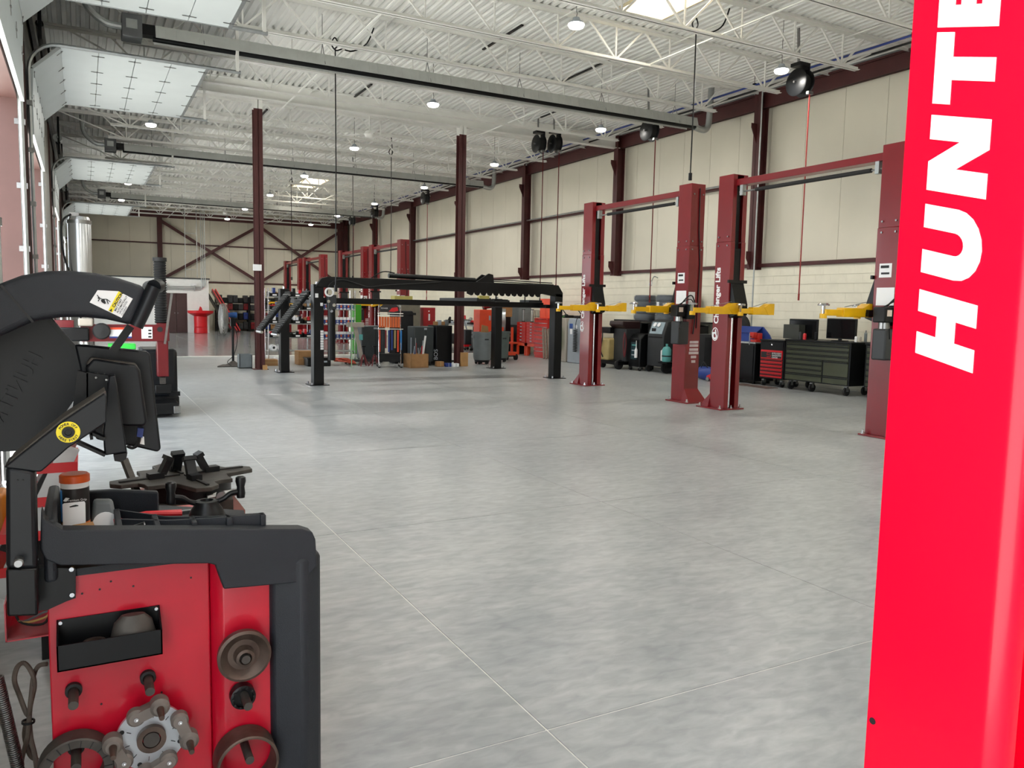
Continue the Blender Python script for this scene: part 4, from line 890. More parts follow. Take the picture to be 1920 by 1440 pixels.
for a in (1.65, 3.3, 4.85, 0.1):
    u = Vector((math.cos(a), 0, math.sin(a))); v = Vector((-u.z, 0, u.x)); ce_ = u * 0.082
    am = MB()
    pts = [ce_ + v * 0.032 - u * 0.005, ce_ - v * 0.03 + u * 0.012]
    am.lathe([(0.0, 0.0), (0.024, 0.0), (0.024, 0.022), (0.018, 0.03), (0, 0.03)], pts[0] + Vector((0, -0.012, 0)), (0, -1, 0), 18)
    am.lathe([(0.0, 0.0), (0.026, 0.0), (0.026, 0.032), (0.018, 0.042), (0, 0.042)], pts[1] + Vector((0, -0.012, 0)), (0, -1, 0), 18)
    am.bar(pts[0] + Vector((0, -0.024, 0)), pts[1] + Vector((0, -0.028, 0)), 0.03, 0.036, (0, -1, 0))
    ar = am.build('stud_arm', GC, fpz)
    MB().cyl(pts[1] + Vector((0, -0.045, 0)), pts[1] + Vector((0, -0.10, -0.004)), 0.011, 0.007, n=14).build('stud_pin', RUST, ar)
    MB().lathe([(0.0, 0), (0.007, 0), (0.006, 0.004), (0.003, 0.004), (0.003, 0.001), (0, 0.001)], pts[0] + Vector((0, -0.042, 0)), (0, -1, 0), 12).build('socket_screw', CHROME, ar)
# cup cone lying in the parts tray
c = onface(250, 1182, 2.36); t = thing('centering_cone', 'dusty grey domed cone lying in the black parts tray', 'cone', (c.x, 2.36, zb_ + 0.005), 0, 'cones and rings stored on the balancer')
MB().lathe([(0.0, 0.11), (0.03, 0.108), (0.048, 0.09), (0.058, 0.05), (0.06, 0.02), (0.066, 0.02), (0.066, 0.0), (0.0, 0.0)], (0.0, 0, 0), (0, 0, 1), 28).build('cone_body', IRON, t)
t.scale = (1.0, 0.5, 1.0)
c = onface(177, 1205, 2.36); t = tag(MB().lathe([(0.02, 0), (0.028, 0), (0.028, 0.05), (0.02, 0.05)], (0, 0, 0), (0, 0, 1), 20, True).build('spacer_sleeve', RUST), 'small rusty sleeve lying in the black parts tray', 'sleeve'); t.location = (c.x, 2.36, zb_ + 0.005)
# ---- things in the top tray
ZT = zr - 0.1
c = fl(143, 972, ZT + 0.005); can = thing('wipes_canister', 'cylindrical wipes canister with orange lid and black and yellow label', 'canister', (xz(143, 990, 2.62)[0], 2.62, ZT))
cr = 0.037; ch = xz(143, 887, 2.62)[1] - ZT
MB().cyl((0, 0, 0), (0, 0, ch - 0.02), cr, n=32).build('can_body', WHT, can)
MB().cyl((0, 0, 0.075), (0, 0, ch - 0.04), cr + 0.0006, n=32).build('label_black', mat('label_black', (40, 38, 38), 0.4), can)
MB().cyl((0, 0, 0.0), (0, 0, 0.055), cr + 0.0006, n=32).build('label_yellow', mat('label_yellow', (206, 190, 40), 0.4), can)
MB().cyl((0, 0, 0.055), (0, 0, 0.075), cr + 0.0008, n=32).build('label_orange', mat('label_orange', (226, 120, 40), 0.4), can)
MB().lathe([(0.0, ch - 0.024), (cr + 0.003, ch - 0.024), (cr + 0.003, ch - 0.004), (cr - 0.002, ch), (0, ch)], n=32).build('lid', mat('orange_lid', (226, 92, 28), 0.4), can)
text('label_print', 'Premium Grip', 0.009, WHT, can, frame((-0.022, -cr - 0.0012, ch - 0.075), (1, 0, 0), (0, 0, 1), (0, -1, 0)), 0, 0.0002)
MB().prism([(-0.03, ch - 0.072), (-0.024, ch - 0.064), (-0.014, ch - 0.066), (-0.024, ch - 0.075)], 'Y', -cr - 0.0008, -cr + 0.006).build('label_logo', WHT, can)
MB().box(-cr - 0.0005, -0.018, 0.08, -cr + 0.01, 0.0, ch - 0.045).build('label_blue_strip', mat('label_blue', (40, 120, 190), 0.4), can)
hc = tag(MB().prism(poly([(117, 946), (120, 944), (158, 940), (160, 943), (161, 990), (118, 992)], 2.53), 'Y', 2.53, 2.532).build('hang_card', WHT), 'white hang card with euro slot leaning against the canister', 'card')
MB().prism(poly([(130, 950), (136, 948), (142, 946.5), (147, 947.5), (147, 949), (131, 951.5)], 2.5285), 'Y', 2.5285, 2.5295).build('euro_slot', INK, hc)
sb = thing('small_carton', 'small open tan carton at the front of the balancer tray', 'box', (xz(152, 985, 2.46)[0], 2.46, ZT), 0.35)
MB().box(-0.03, -0.025, 0, 0.03, 0.025, 0.085).build('carton_body', CARD, sb); MB().add([(-0.03, -0.025, 0.085), (0.03, -0.025, 0.085), (0.035, 0.01, 0.1), (-0.02, 0.01, 0.1), (-0.03, -0.025, 0.087), (0.03, -0.025, 0.087), (0.035, 0.01, 0.102), (-0.02, 0.01, 0.102)], [(0, 1, 2, 3), (4, 5, 6, 7), (0, 1, 5, 4), (1, 2, 6, 5), (2, 3, 7, 6), (3, 0, 4, 7)]).build('carton_flap', CARD, sb)
sp = thing('weight_pouch', 'grey tapered plastic pouch with round white label in the tray', 'pouch', (xz(197, 975, 2.66)[0], 2.66, zr - 0.1))
MB().add([(-0.045, -0.03, 0), (0.04, -0.03, 0), (0.04, 0.03, 0), (-0.045, 0.03, 0), (-0.03, -0.02, 0.125), (0.022, -0.02, 0.12), (0.022, 0.02, 0.12), (-0.03, 0.02, 0.125)], [(3, 2, 1, 0), (4, 5, 6, 7), (0, 1, 5, 4), (1, 2, 6, 5), (2, 3, 7, 6), (3, 0, 4, 7)]).build('pouch_body', GREY, sp, bevel=0.01)
MB().lathe([(0.0, 0), (0.034, 0), (0.034, 0.002), (0, 0.002)], (0.0, -0.029, 0.055), (0, -1, 0.18), 20).build('pouch_label', WHT, sp)
ck = thing('air_chuck', 'chrome tyre inflator chuck lying at the front of the tray', 'air chuck', (xz(225, 988, 2.43)[0], 2.43, zr - 0.02))
MB().lathe([(0.0, 0), (0.012, 0), (0.013, 0.02), (0.016, 0.022), (0.016, 0.05), (0.012, 0.055), (0.012, 0.07), (0, 0.07)], (-0.05, 0, 0), (1, 0, 0), 14).build('chuck_body', CHROME, ck)
MB().cyl((0.02, 0, 0), (0.062, 0, 0.01), 0.009, n=10).build('chuck_sleeve', BLK, ck); MB().ring((0.062, 0, 0.01), (1, 0, 0.2), 0.0095, 0.006, 0, 0.003, 14).build('chuck_mouth', CHROME, ck)
rp_ = thing('trim_pliers', 'pair of red-handled pliers lying in the back of the tray', 'pliers', (xz(275, 955, 2.6)[0], 2.6, zr - 0.035))
MB().tube([(-0.09, 0, 0.0), (0.0, 0.01, 0.012), (0.1, 0.0, 0.005)], 0.008, 8).tube([(-0.085, 0.03, 0.0), (0.0, 0.012, 0.012), (0.1, 0.02, 0.005)], 0.008, 8).build('handles', CRED, rp_)
MB().bar((0.1, 0.01, 0.005), (0.15, 0.01, 0.006), 0.018, 0.012).build('jaws', STEEL, rp_)
# wing nut
wn_x = xz(388, 968, 2.52)[0]; wn = thing('wing_nut', 'black two-handled quick wing nut standing on the balancer tray', 'wing nut', (wn_x, 2.52, zr - 0.044))
MB().lathe([(0.0, 0.0), (0.056, 0.0), (0.056, 0.012), (0.046, 0.04), (0.036, 0.055), (0.034, 0.066), (0.02, 0.068), (0.018, 0.05), (0.0, 0.05)], n=32).build('nut_dome', BLK, wn)
for s in (-1, 1):
    MB().tube([(s * 0.028, 0, 0.06), (s * 0.05, 0, 0.068), (s * 0.07, 0, 0.082), (s * 0.1, 0, 0.086)], 0.008, 10, 4).build('handle_arm', BLK, wn)
    MB().lathe([(0.0, 0.066), (0.012, 0.066), (0.014, 0.08), (0.0115, 0.1), (0.016, 0.118), (0.015, 0.13), (0.008, 0.134), (0, 0.134)], (s * 0.1, 0, 0), n=16).build('handle_knob', BLK, wn)
# ---- beside the balancer: red tray, cables, hoses
rtx = thing('red_wall_tray', 'open red sheet-metal tray with loose wires left of the balancer', 'tray', (xz(50, 1200, 2.6)[0], 2.6, 0.0))
ra = xz(10, 1205, 2.55); rb = xz(88, 1190, 2.55)
MB().box(ra[0], 2.55, ra[1], rb[0] + 0.02, 2.85, ra[1] + 0.004).box(ra[0], 2.55, ra[1], ra[0] + 0.004, 2.85, ra[1] + 0.11).box(ra[0], 2.85, ra[1], rb[0] + 0.02, 2.854, ra[1] + 0.11).build('tray_pan', BRED, rtx, w=True)
MB().box(rb[0] - 0.0, 2.8, 0, rb[0] + 0.02, 2.83, ra[1]).build('tray_leg', BLK, rtx, w=True)
for k, m in enumerate((RUB, mat('tan_wire', (196, 160, 96), 0.5), GREY)):
    MB().tube([(ra[0] + 0.02, 2.6 + 0.03 * k, ra[1] + 0.12), (ra[0] + 0.03, 2.6, ra[1] + 0.04), (ra[0] + 0.09, 2.6 + 0.02 * k, ra[1] + 0.02 + 0.01 * k), (rb[0] + 0.01, 2.62, ra[1] + 0.05)], 0.0035, 6, 5).build('loose_wire', m, rtx, w=True)
CAB = mat('dusty_cable', (92, 82, 74), 0.65, var=0.2, scale=20)
pts = [(88, 1245), (72, 1252), (62, 1275), (58, 1310), (52, 1345), (35, 1310), (27, 1275), (32, 1254), (45, 1250), (60, 1262), (64, 1290), (56, 1330), (54, 1355), (50, 1390), (40, 1430), (30, 1475)]
cc = thing('power_cable', 'coiled grey power cable tied in a loop left of the balancer', 'cable', (xz(50, 1330, 2.5)[0], 2.5, 0))
MB().tube([(*[xz(a, b, 2.5)[0]], 2.5 + 0.012 * (i % 3), xz(a, b, 2.5)[1]) for i, (a, b) in enumerate(pts)], 0.0065, 8, 5).build('cable_loop', CAB, cc, w=True)
MB().tube([(*[xz(a, b, 2.52)[0]], 2.52, xz(a, b, 2.52)[1]) for a, b in ((55, 1352), (58, 1385), (66, 1420), (72, 1470))], 0.0065, 8, 5).tube([(*[xz(a, b, 2.53)[0]], 2.53, xz(a, b, 2.53)[1]) for a, b in ((50, 1352), (46, 1380), (56, 1415), (70, 1425))], 0.0065, 8, 5).build('cable_tail', CAB, cc, w=True)
c = onface(53, 1353, 2.5); MB().ring(c, (0.1, 0, 1), 0.017, 0.014, -0.003, 0.003, 16).build('cable_tie', INK, cc, w=True)
hs = thing('spiral_hose', 'grey ribbed flexible hose at the bottom left corner', 'hose', (xz(10, 1380, 2.45)[0], 2.45, 0))
a = Vector((xz(-6, 1270, 2.45)[0], 2.45, xz(-6, 1270, 2.45)[1])); b = Vector((xz(34, 1440, 2.45)[0], 2.45, xz(34, 1440, 2.45)[1]))
MB().cyl(a, b, 0.0135, n=14).build('hose_core', IRON, hs, w=True)
hl = MB()
for k in range(46): q = a.lerp(b, k / 46); hl.ring(q, (b - a), 0.0165, 0.012, 0, 0.0028, 14)
hl.build('hose_ribs', STEEL, hs, w=True)
MB().tube([b, b + Vector((0.02, 0, -0.1)), b + Vector((0.06, 0, -0.35))], 0.014, 10, 3).build('hose_end', RUB, hs, w=True)

# =================================================================== TYRE CHANGER just behind (turntable)
tc = thing('tire_changer', 'red tyre changer with four-point steel turntable, behind the balancer', 'tire changer', (xz(345, 900, 4.15)[0], 4.15, 0))
cx = ORG[tc.name][0]; zt_ = xz(345, 890, 4.15)[1]
MB().box(cx - 0.38, 3.8, 0.02, cx + 0.24, 4.62, zt_ - 0.17).build('body', BRED, tc, bevel=0.01, w=True)
MB().prism([(cx - 0.42, 3.78), (cx + 0.1, 3.8), (cx + 0.25, 3.92), (cx + 0.25, 4.62), (cx - 0.42, 4.6)], 'Z', zt_ - 0.17, zt_ - 0.15).build('dusty_deck', mat('dusty_red_deck', (120, 62, 52), 0.6, var=0.2), tc, w=True)
MB().prism([(cx - 0.13, 3.95), (cx + 0.2, 3.95), (cx + 0.23, 4.4), (cx - 0.13, 4.4)], 'Z', zt_ - 0.15, zt_ - 0.10).build('gear_housing', IRON, tc, w=True)
MB().cyl((cx + 0.02, 4.15, zt_ - 0.12), (cx + 0.02, 4.15, zt_ - 0.02), 0.2, n=28).build('turntable_hub', BLK, tc, w=True)
star = []
for k in range(4):
    a0 = 0.25 + k * math.pi / 2
    for da, r in ((-0.5, 0.20), (-0.2, 0.33), (0.0, 0.34), (0.16, 0.31), (0.24, 0.24), (0.42, 0.24), (0.6, 0.27), (0.8, 0.22)):
        star.append((cx + r * math.cos(a0 + da), 4.15 + r * math.sin(a0 + da)))
tt = MB().prism(star, 'Z', zt_ - 0.02, zt_).build('turntable', IRON, tc, bevel=0.003, w=True)
for k in range(4):
    a = 0.25 + k * math.pi / 2; u = Vector((math.cos(a), math.sin(a), 0)); o3 = Vector((cx, 4.15, zt_))
    MB().bar(o3 + u * 0.02 + Vector((0, 0, 0.003)), o3 + u * 0.3 + Vector((0, 0, 0.003)), 0.014, 0.008).build('jaw_slot', INK, tt, w=True)
    ja = o3 + u * 0.1; MB().bar(ja + Vector((0, 0, 0.012)), ja + u * 0.07 + Vector((0, 0, 0.012)), 0.05, 0.03).bar(ja + u * 0.005 + Vector((0, 0, 0.02)), ja - u * 0.03 + Vector((0, 0, 0.09)), 0.045, 0.03, u).bar(ja - u * 0.04 + Vector((0, 0, 0.085)), ja - u * 0.01 + Vector((0, 0, 0.1)), 0.06, 0.02).build('clamp_jaw', PLASD, tt, w=True)
MB().cyl((cx + 0.08, 3.94, zt_ - 0.075), (cx + 0.22, 3.94, zt_ - 0.06), 0.018, n=10).cyl((cx + 0.14, 3.9, zt_ - 0.07), (cx + 0.14, 3.94, zt_ - 0.07), 0.025, n=12).build('air_cylinder', STEEL, tc, w=True)
a = at(233, 862, 'Y', 4.3); b = at(258, 925, 'Y', 4.1)
MB().bar(a, b + Vector((0.03, 0, -0.1)), 0.028, 0.028).build('bead_lever', IRON, tc, w=True)
MB().box(cx - 0.62, 3.95, 0.0, cx - 0.42, 4.5, zt_ - 0.2).build('bead_breaker', BLK, tc, w=True)
# aluminium step ladder between the machines
ld = thing('step_ladder', 'grey aluminium step ladder leaning behind the canister, red steps', 'ladder', at(108, 920, 'Y', 3.7).to_tuple())
a = at(132, 838, 'Y', 3.7); b = at(82, 945, 'Y', 3.7)
MB().bar(a, a + (b - a) * 2.6, 0.07, 0.03, (0, 1, 0)).build('stile', GALV, ld, w=True)
a2 = a + Vector((0.0, 0.35, 0.02)); MB().bar(a2, a2 + (b - a) * 2.6, 0.09, 0.05, (0, 1, 0)).build('stile', GALV, ld, w=True)
for k in range(4):
    q = a + (b - a) * (0.35 + 0.6 * k); MB().box(q.x - 0.1, 3.68, q.z - 0.02, q.x + 0.06, 4.04, q.z + 0.02).build('step', CRED, ld, w=True)
a3 = at(120, 845, 'Y', 3.75); MB().bar(a3, a3 + Vector((-0.22, 0, -0.4)), 0.05, 0.04, (0, 1, 0)).build('back_stay', BLK, ld, w=True)
# coffee-coloured jug seen past the post
zj = at(2, 990, 'Y', 4.1).z; xj = at(2, 950, 'Y', 4.1).x
jg = thing('fluid_jug', 'orange fluid jug at the left edge behind the display post', 'jug', (xj, 4.1, zj))
MB().box(-0.1, -0.08, 0, 0.03, 0.08, 0.17).build('jug_body', mat('orange_jug', (196, 120, 30), 0.4), jg, bevel=0.02)
MB().cyl((-0.03, 0, 0.17), (-0.03, 0, 0.21), 0.02, n=12).build('jug_cap', CRED, jg)
tag(MB().box(-0.7, 3.95, zj - 0.02, xj + 0.04, 4.3, zj).build('wall_bracket_shelf', BLK), 'thin black shelf on the door wall under the orange jug', 'shelf')

# =================================================================== SECOND TYRE CHANGER by the doors
t2 = thing('tire_changer', 'red tyre changer with tall black bellows column, farther back by the doors', 'tire changer', (0.75, 12.2, 0))
q = lambda px, py, y=12.0: at(px, py, 'Y', y)
def pbox(nm, px0, py0, px1, py1, y0, y1, m, par, bev=0.0, y=None):
    y = y0 if y is None else y; a = q(px0, py0, y); b = q(px1, py1, y)
    return MB().box(a.x, y0, min(a.z, b.z), b.x, y1, max(a.z, b.z)).build(nm, m, par, bevel=bev, w=True)
pbox('column', 293, 606, 317, 706, 11.9, 12.1, MAROON, t2, 0.01)
bl = MB(); a = q(302, 606); b = q(302, 486)
n = 26; prof = []
for k in range(n): z_ = a.z + (b.z - a.z) * k / n; prof += [(0.07, z_), (0.085, z_ + (b.z - a.z) / n * 0.5)]
prof.append((0.09, b.z - 0.03)); prof.append((0.09, b.z + 0.02)); prof.append((0, b.z + 0.02))
bl.lathe([(0, a.z)] + prof, (a.x, 12.0, 0), n=16).build('bellows', RUB, t2, w=True)
ar = pbox('cross_arm', 150, 608, 318, 640, 11.86, 12.0, MAROON, t2, 0.008)
d1 = pbox('instruction_decal', 205, 614, 247, 634, 11.852, 11.858, WHT, ar); pbox('decal_head', 205, 614, 247, 618, 11.848, 11.852, ORNG, d1); pbox('decal_foot', 205, 631, 247, 634, 11.848, 11.852, BLUE, d1)
d2 = pbox('diagram_decal', 265, 613, 286, 635, 11.852, 11.858, WHT, ar)
for k in range(3): pbox('decal_box', 278, 618 + 6 * k, 284, 621 + 6 * k, 11.848, 11.852, INK, d2)
c = q(298, 617); MB().cyl((c.x, 11.85, c.z), (c.x, 11.86, c.z), 0.035, n=16).build('pivot_cap', RUB, ar, w=True)
pbox('demount_tool', 300, 708, 311, 720, 11.95, 12.05, IRON, t2)
pbox('tool_plate', 291, 722, 322, 738, 11.9, 12.1, BLK, t2, 0.01); pbox('tool_hook', 318, 735, 338, 742, 11.95, 12.05, BLK, t2)
pbox('body', 262, 655, 334, 745, 12.3, 13.1, PLASD, t2, 0.05); pbox('body_base', 262, 745, 337, 775, 12.2, 13.1, BLK, t2, 0.02)
pbox('front_step', 268, 758, 336, 776, 11.7, 12.2, BLK, t2, 0.01); pbox('step_bracket', 326, 762, 339, 775, 11.68, 11.9, STEEL, t2, 0.004)
pbox('slide_cylinder', 146, 597, 175, 612, 11.8, 11.98, BEIGE, t2, 0.02); pbox('slide_block', 110, 614, 168, 640, 11.75, 11.86, BLK, t2, 0.02)
c = q(190, 620); MB().lathe([(0, -0.06), (0.09, -0.05), (0.11, 0.0), (0.09, 0.06), (0, 0.07)], (c.x, 11.8, c.z), (0, 1, 0), 18).build('motor_knob', RUB, t2, w=True)
a = q(322, 550, 11.8); b = q(309, 645, 11.8); MB().bar(a, b, 0.03, 0.03).build('lock_handle', STEEL, t2, w=True)
MB().cyl((q(163, 640).x, 11.9, 0.5), (q(163, 640).x, 11.9, q(163, 640).z), 0.03, n=10).build('post_tube', GALV, t2, w=True)
pbox('rear_column', 100, 600, 140, 640, 12.2, 12.4, MAROON, t2, 0.01)
MB().box(0.0, 12.2, 0.0, q(262, 700).x, 13.0, 0.6).build('rear_body', PLASD, t2, w=True)
gb = thing('green_tool_caddy', 'bright green tray on the machine behind the monitor', 'tray', q(220, 652, 12.7).to_tuple())
gz = max(ORG[gb.name][2], 0); 
pbox('green_tray', 203, 645, 255, 655, 12.6, 12.9, mat('neon_green', (70, 240, 90), 0.4), gb, 0.01); 
sc = thing('steel_air_tank', 'tall bright silver cylinder tank standing by the door wall', 'tank', (at(150, 470, 'Y', 13.4).x, 13.4, 0))
MB().lathe([(0.0, 0.02), (0.15, 0.02), (0.155, 0.05), (0.155, 2.72), (0.13, 2.8), (0.0, 2.82)], n=28).build('tank_shell', mat('polished_aluminium', (200, 202, 204), 0.25, 0.9, var=0.06, scale=3), sc)
MB().ring((0, 0, 2.7), (0, 0, 1), 0.165, 0.15, 0, 0.05, 28).build('top_flange', STEEL, sc); MB().box(-0.12, -0.02, 2.8, 0.0, 0.02, 2.86).build('valve', STEEL, sc)
MB().tube([(-0.1, -0.05, 2.83), (-0.22, -0.05, 2.7), (-0.22, -0.05, 2.3), (-0.1, -0.15, 1.8), (0.0, -0.18, 1.2)], 0.014, 8, 5).build('tank_hose', RUB, sc)
# =================================================================== ALONG THE RIGHT WALL (fronts face the doors, local x=0 is the front)
def caster(par, x, y, r=0.06, m=RUB):
    c = MB().lathe([(0.0, -0.02), (r, -0.02), (r, 0.02), (0, 0.02)], (x, y, r), (0, 1, 0), 16).build('caster', m, par)
    MB().box(x - 0.03, y - 0.035, r, x + 0.03, y + 0.035, 2 * r + 0.015).build('caster_fork', STEEL, c)
def drawer(par, y0, y1, z0, z1, m, hm=BLK, mode='lip'):
    d = MB().box(-0.014, y0, z0, 0.0, y1, z1).build('drawer', m, par, bevel=0.003)
    if mode == 'lip': MB().box(-0.03, y0 + 0.01, z1 - 0.028, -0.014, y1 - 0.01, z1 - 0.006).build('drawer_pull', hm, d)
    elif mode == 'tab': MB().box(-0.03, (y0 + y1) / 2 - 0.05, z1 - 0.05, -0.014, (y0 + y1) / 2 + 0.05, z1 - 0.015).build('drawer_pull', hm, d)
    return d
def chest(name, label, cat, x, y, w_, d_, z0, z1, m, top=BLK, frame_m=BLK, rot=0.0):
    t = thing(name, label, cat, (x, y, 0), rot)
    MB().box(0.0, 0, z0, d_, w_, z1).build('carcass', frame_m, t, bevel=0.006)
    MB().box(-0.02, -0.01, z1, d_ + 0.01, w_ + 0.01, z1 + 0.035).build('worktop', top, t, bevel=0.005)
    return t
# olive tool chest
oc = chest('tool_chest', 'wide olive green rolling tool chest with many drawers, screens on top', 'tool chest', 13.02, 10.3, 1.62, 0.7, 0.2, 1.02, OLIVE)
zs = [0.96, 0.86, 0.76, 0.66]
for k in range(3): drawer(oc, 0.04, 1.58, zs[k] - 0.085, zs[k], OLIVE)
for k in range(3): drawer(oc, 0.66, 1.58, 0.57 - k * 0.1, 0.66 - k * 0.1, OLIVE)
drawer(oc, 0.66, 1.58, 0.22, 0.35, OLIVE); drawer(oc, 0.04, 0.62, 0.37, 0.66, OLIVE); drawer(oc, 0.04, 0.62, 0.22, 0.35, OLIVE)
drawer(oc, 0.04, 1.58, 0.965, 1.01, OLIVE)
text('maker_script', 'Snap-on', 0.05, mat('dull_silver_print', (96, 98, 84), 0.4, 0.5), oc, frame((-0.0155, 0.36, 0.99), (0, -1, 0), (0, 0, 1), (-1, 0, 0)))
for (xx, yy) in ((0.08, 0.12), (0.08, 0.95), (0.08, 1.5), (0.62, 0.12), (0.62, 1.5)): caster(oc, xx, yy, 0.085)
# display lid and TV on the chest
lid = thing('flat_screen', 'black screen leaning on the left end of the olive tool chest', 'screen', (13.4, 11.45, 1.056))
MB().box(0, 0, 0.0, 0.04, 0.75, 0.42).build('screen_shell', BLK, lid, bevel=0.006); MB().box(-0.003, 0.03, 0.03, 0, 0.72, 0.39).build('screen_glass', SCREEN, lid); MB().box(-0.2, 0.3, 0.0, -0.02, 0.72, 0.3).build('open_tray', mat('charcoal_tray', (52, 54, 48), 0.5), lid)
tv = thing('television', 'black flat television standing on the right end of the olive tool chest', 'television', (13.4, 10.52, 1.056))
MB().box(0, 0, 0.04, 0.05, 0.7, 0.45).build('tv_shell', BLK, tv, bevel=0.006); MB().box(-0.003, 0.02, 0.06, 0, 0.68, 0.43).build('tv_glass', SCREEN, tv); MB().box(-0.08, 0.25, 0.0, 0.12, 0.5, 0.015).box(0.01, 0.34, 0.01, 0.04, 0.41, 0.06).build('tv_stand', BLK, tv)
for (yy, r, h, m, lab) in ((11.55, 0.035, 0.13, CRED, 'red can on the olive tool chest beside the leaning screen'), (11.66, 0.03, 0.16, DGREY, 'dark spray can on the olive tool chest beside the red can'), (10.46, 0.03, 0.11, WHT, 'white cup on the right end of the olive tool chest'), (10.37, 0.03, 0.11, BEIGE, 'beige cup on the right end of the olive tool chest')):
    t = tag(MB().lathe([(0, 0), (r, 0), (r, h * 0.85), (r * 0.6, h), (0, h)], n=14).build('can', m), lab, 'can', 'cans on the tool chest'); t.location = (13.15 if yy > 11 else 13.35, yy, 1.056)
t = tag(MB().lathe([(0, 0), (0.028, 0), (0.028, 0.17), (0.01, 0.19), (0.01, 0.23), (0, 0.23)], n=12).build('spray_bottle', GREY), 'grey spray bottle at the right end beside the television', 'bottle'); t.location = (13.55, 10.4, 1.056)
t = tag(MB().box(-0.02, -0.03, 0, 0.02, 0.03, 0.16).build('phone_handset', BLK, None, bevel=0.006), 'small black upright handset between the two screens', 'handset'); t.location = (13.2, 11.3, 1.056)
# red diagnostics cart
rc = chest('tool_cart', 'red drawer cart with black top, left of the olive tool chest', 'tool cart', 13.1, 12.02, 0.68, 0.55, 0.17, 0.98, CRED)
MB().box(-0.014, 0.03, 0.8, 0, 0.66, 0.97).build('black_head', BLK, rc); MB().cyl((-0.014, 0.34, 0.91), (-0.022, 0.34, 0.91), 0.014, n=10).build('lock', CHROME, rc)
MB().box(-0.016, 0.04, 0.6, 0, 0.65, 0.79).build('red_head', CRED, rc); sg = MB().box(-0.018, 0.06, 0.62, -0.016, 0.64, 0.75).build('black_sign', INK, rc)
text('sign_lettering', 'INTELLIGENT\nDIAGNOSTIC\nCENTER', 0.045, WHT, sg, frame((-0.0185, 0.33, 0.71), (0, -1, 0), (0, 0, 1), (-1, 0, 0)))
MB().box(-0.02, 0.36, 0.635, -0.018, 0.47, 0.645).box(-0.02, 0.36, 0.725, -0.018, 0.47, 0.735).box(-0.02, 0.46, 0.68, -0.018, 0.47, 0.735).box(-0.02, 0.36, 0.68, -0.018, 0.47, 0.69).box(-0.02, 0.36, 0.635, -0.018, 0.37, 0.69).build('sign_emblem', CRED, sg)
for k in range(5): drawer(rc, 0.04, 0.65, 0.2 + k * 0.078, 0.27 + k * 0.078, CRED, BLK)
for (xx, yy) in ((0.06, 0.08), (0.06, 0.6), (0.48, 0.08), (0.48, 0.6)): caster(rc, xx, yy, 0.065)
# second olive chest behind the lift post
o2 = chest('tool_chest', 'narrow olive green chest half hidden behind the right lift post', 'tool chest', 13.25, 9.25, 0.9, 0.6, 0.2, 1.02, OLIVE)
for k in range(7): drawer(o2, 0.04, 0.86, 0.22 + k * 0.112, 0.32 + k * 0.112, OLIVE)
for (xx, yy) in ((0.08, 0.12), (0.08, 0.78), (0.5, 0.12), (0.5, 0.78)): caster(o2, xx, yy, 0.085)
# black bench cabinet with vise, blue sink and tyre behind
bc = chest('bench_cabinet', 'black bench cabinet with light steel top carrying a red vise', 'cabinet', 13.1, 12.85, 1.35, 0.6, 0.06, 0.9, BLK, top=GALV)
MB().box(-0.014, 0.05, 0.1, 0, 0.5, 0.86).build('door_panel', BLK, bc); MB().box(-0.014, 0.55, 0.1, 0, 1.3, 0.86).build('door_panel', PLASD, bc)
for xx in (0.05, 0.5):
    for yy in (0.06, 1.25): MB().box(xx, yy, 0, xx + 0.05, yy + 0.05, 0.06).build('foot', BLK, bc)
vs = thing('bench_vise', 'red bench vise bolted on the black bench cabinet', 'vise', (13.25, 12.98, 0.936))
MB().box(-0.1, -0.09, 0, 0.14, 0.09, 0.06).box(-0.02, -0.06, 0.06, 0.12, 0.06, 0.2).box(-0.16, -0.06, 0.1, -0.04, 0.06, 0.22).box(-0.16, -0.05, 0.08, 0.1, 0.05, 0.12).build('vise_body', TRED, vs, bevel=0.012)
MB().cyl((-0.22, 0, 0.12), (-0.14, 0, 0.12), 0.015, n=10).cyl((-0.21, 0, -0.06), (-0.21, 0, 0.2), 0.01, n=8).build('vise_screw', STEEL, vs)
bs = thing('blue_drain_pan', 'large angular blue plastic pan standing on the bench behind the vise', 'pan', (13.5, 12.75, 0.936))
MB().prism([(0.0, 0.0), (0.1, 0.16), (0.3, 0.34), (0.95, 0.34), (1.05, 0.2), (0.9, 0.05), (0.85, 0.0)], 'X', 0.0, 0.03).build('pan_back', BLUE, bs)
MB().add([(0.0, 0.3, 0.34), (0.0, 0.95, 0.34), (-0.16, 0.85, 0.2), (-0.16, 0.35, 0.2), (0.02, 0.3, 0.33), (0.02, 0.95, 0.33), (-0.14, 0.85, 0.19), (-0.14, 0.35, 0.19)], [(0, 1, 2, 3), (4, 5, 6, 7), (0, 1, 5, 4), (1, 2, 6, 5), (2, 3, 7, 6), (3, 0, 4, 7)]).build('pan_lip', BLUE, bs)
MB().box(-0.14, 0.35, 0.0, -0.12, 0.85, 0.2).build('pan_front', BLUE, bs)
def tire(name, label, loc, ax, ro=0.33, wd_=0.22, rim=True, par=None, grp=None):
    t = thing(name, label, 'tire', loc, 0, grp)
    MB().lathe([(ro * 0.62, -wd_ / 2), (ro * 0.9, -wd_ / 2), (ro, -wd_ * 0.35), (ro, wd_ * 0.35), (ro * 0.9, wd_ / 2), (ro * 0.62, wd_ / 2)], (0, 0, 0), ax, 28, True).build('tread', RUB, t)
    return t
tire('loose_tire', 'black tire leaning on the bench behind the blue pan', (13.6, 13.95, 1.27), (1, 0.25, 0.15), 0.3)
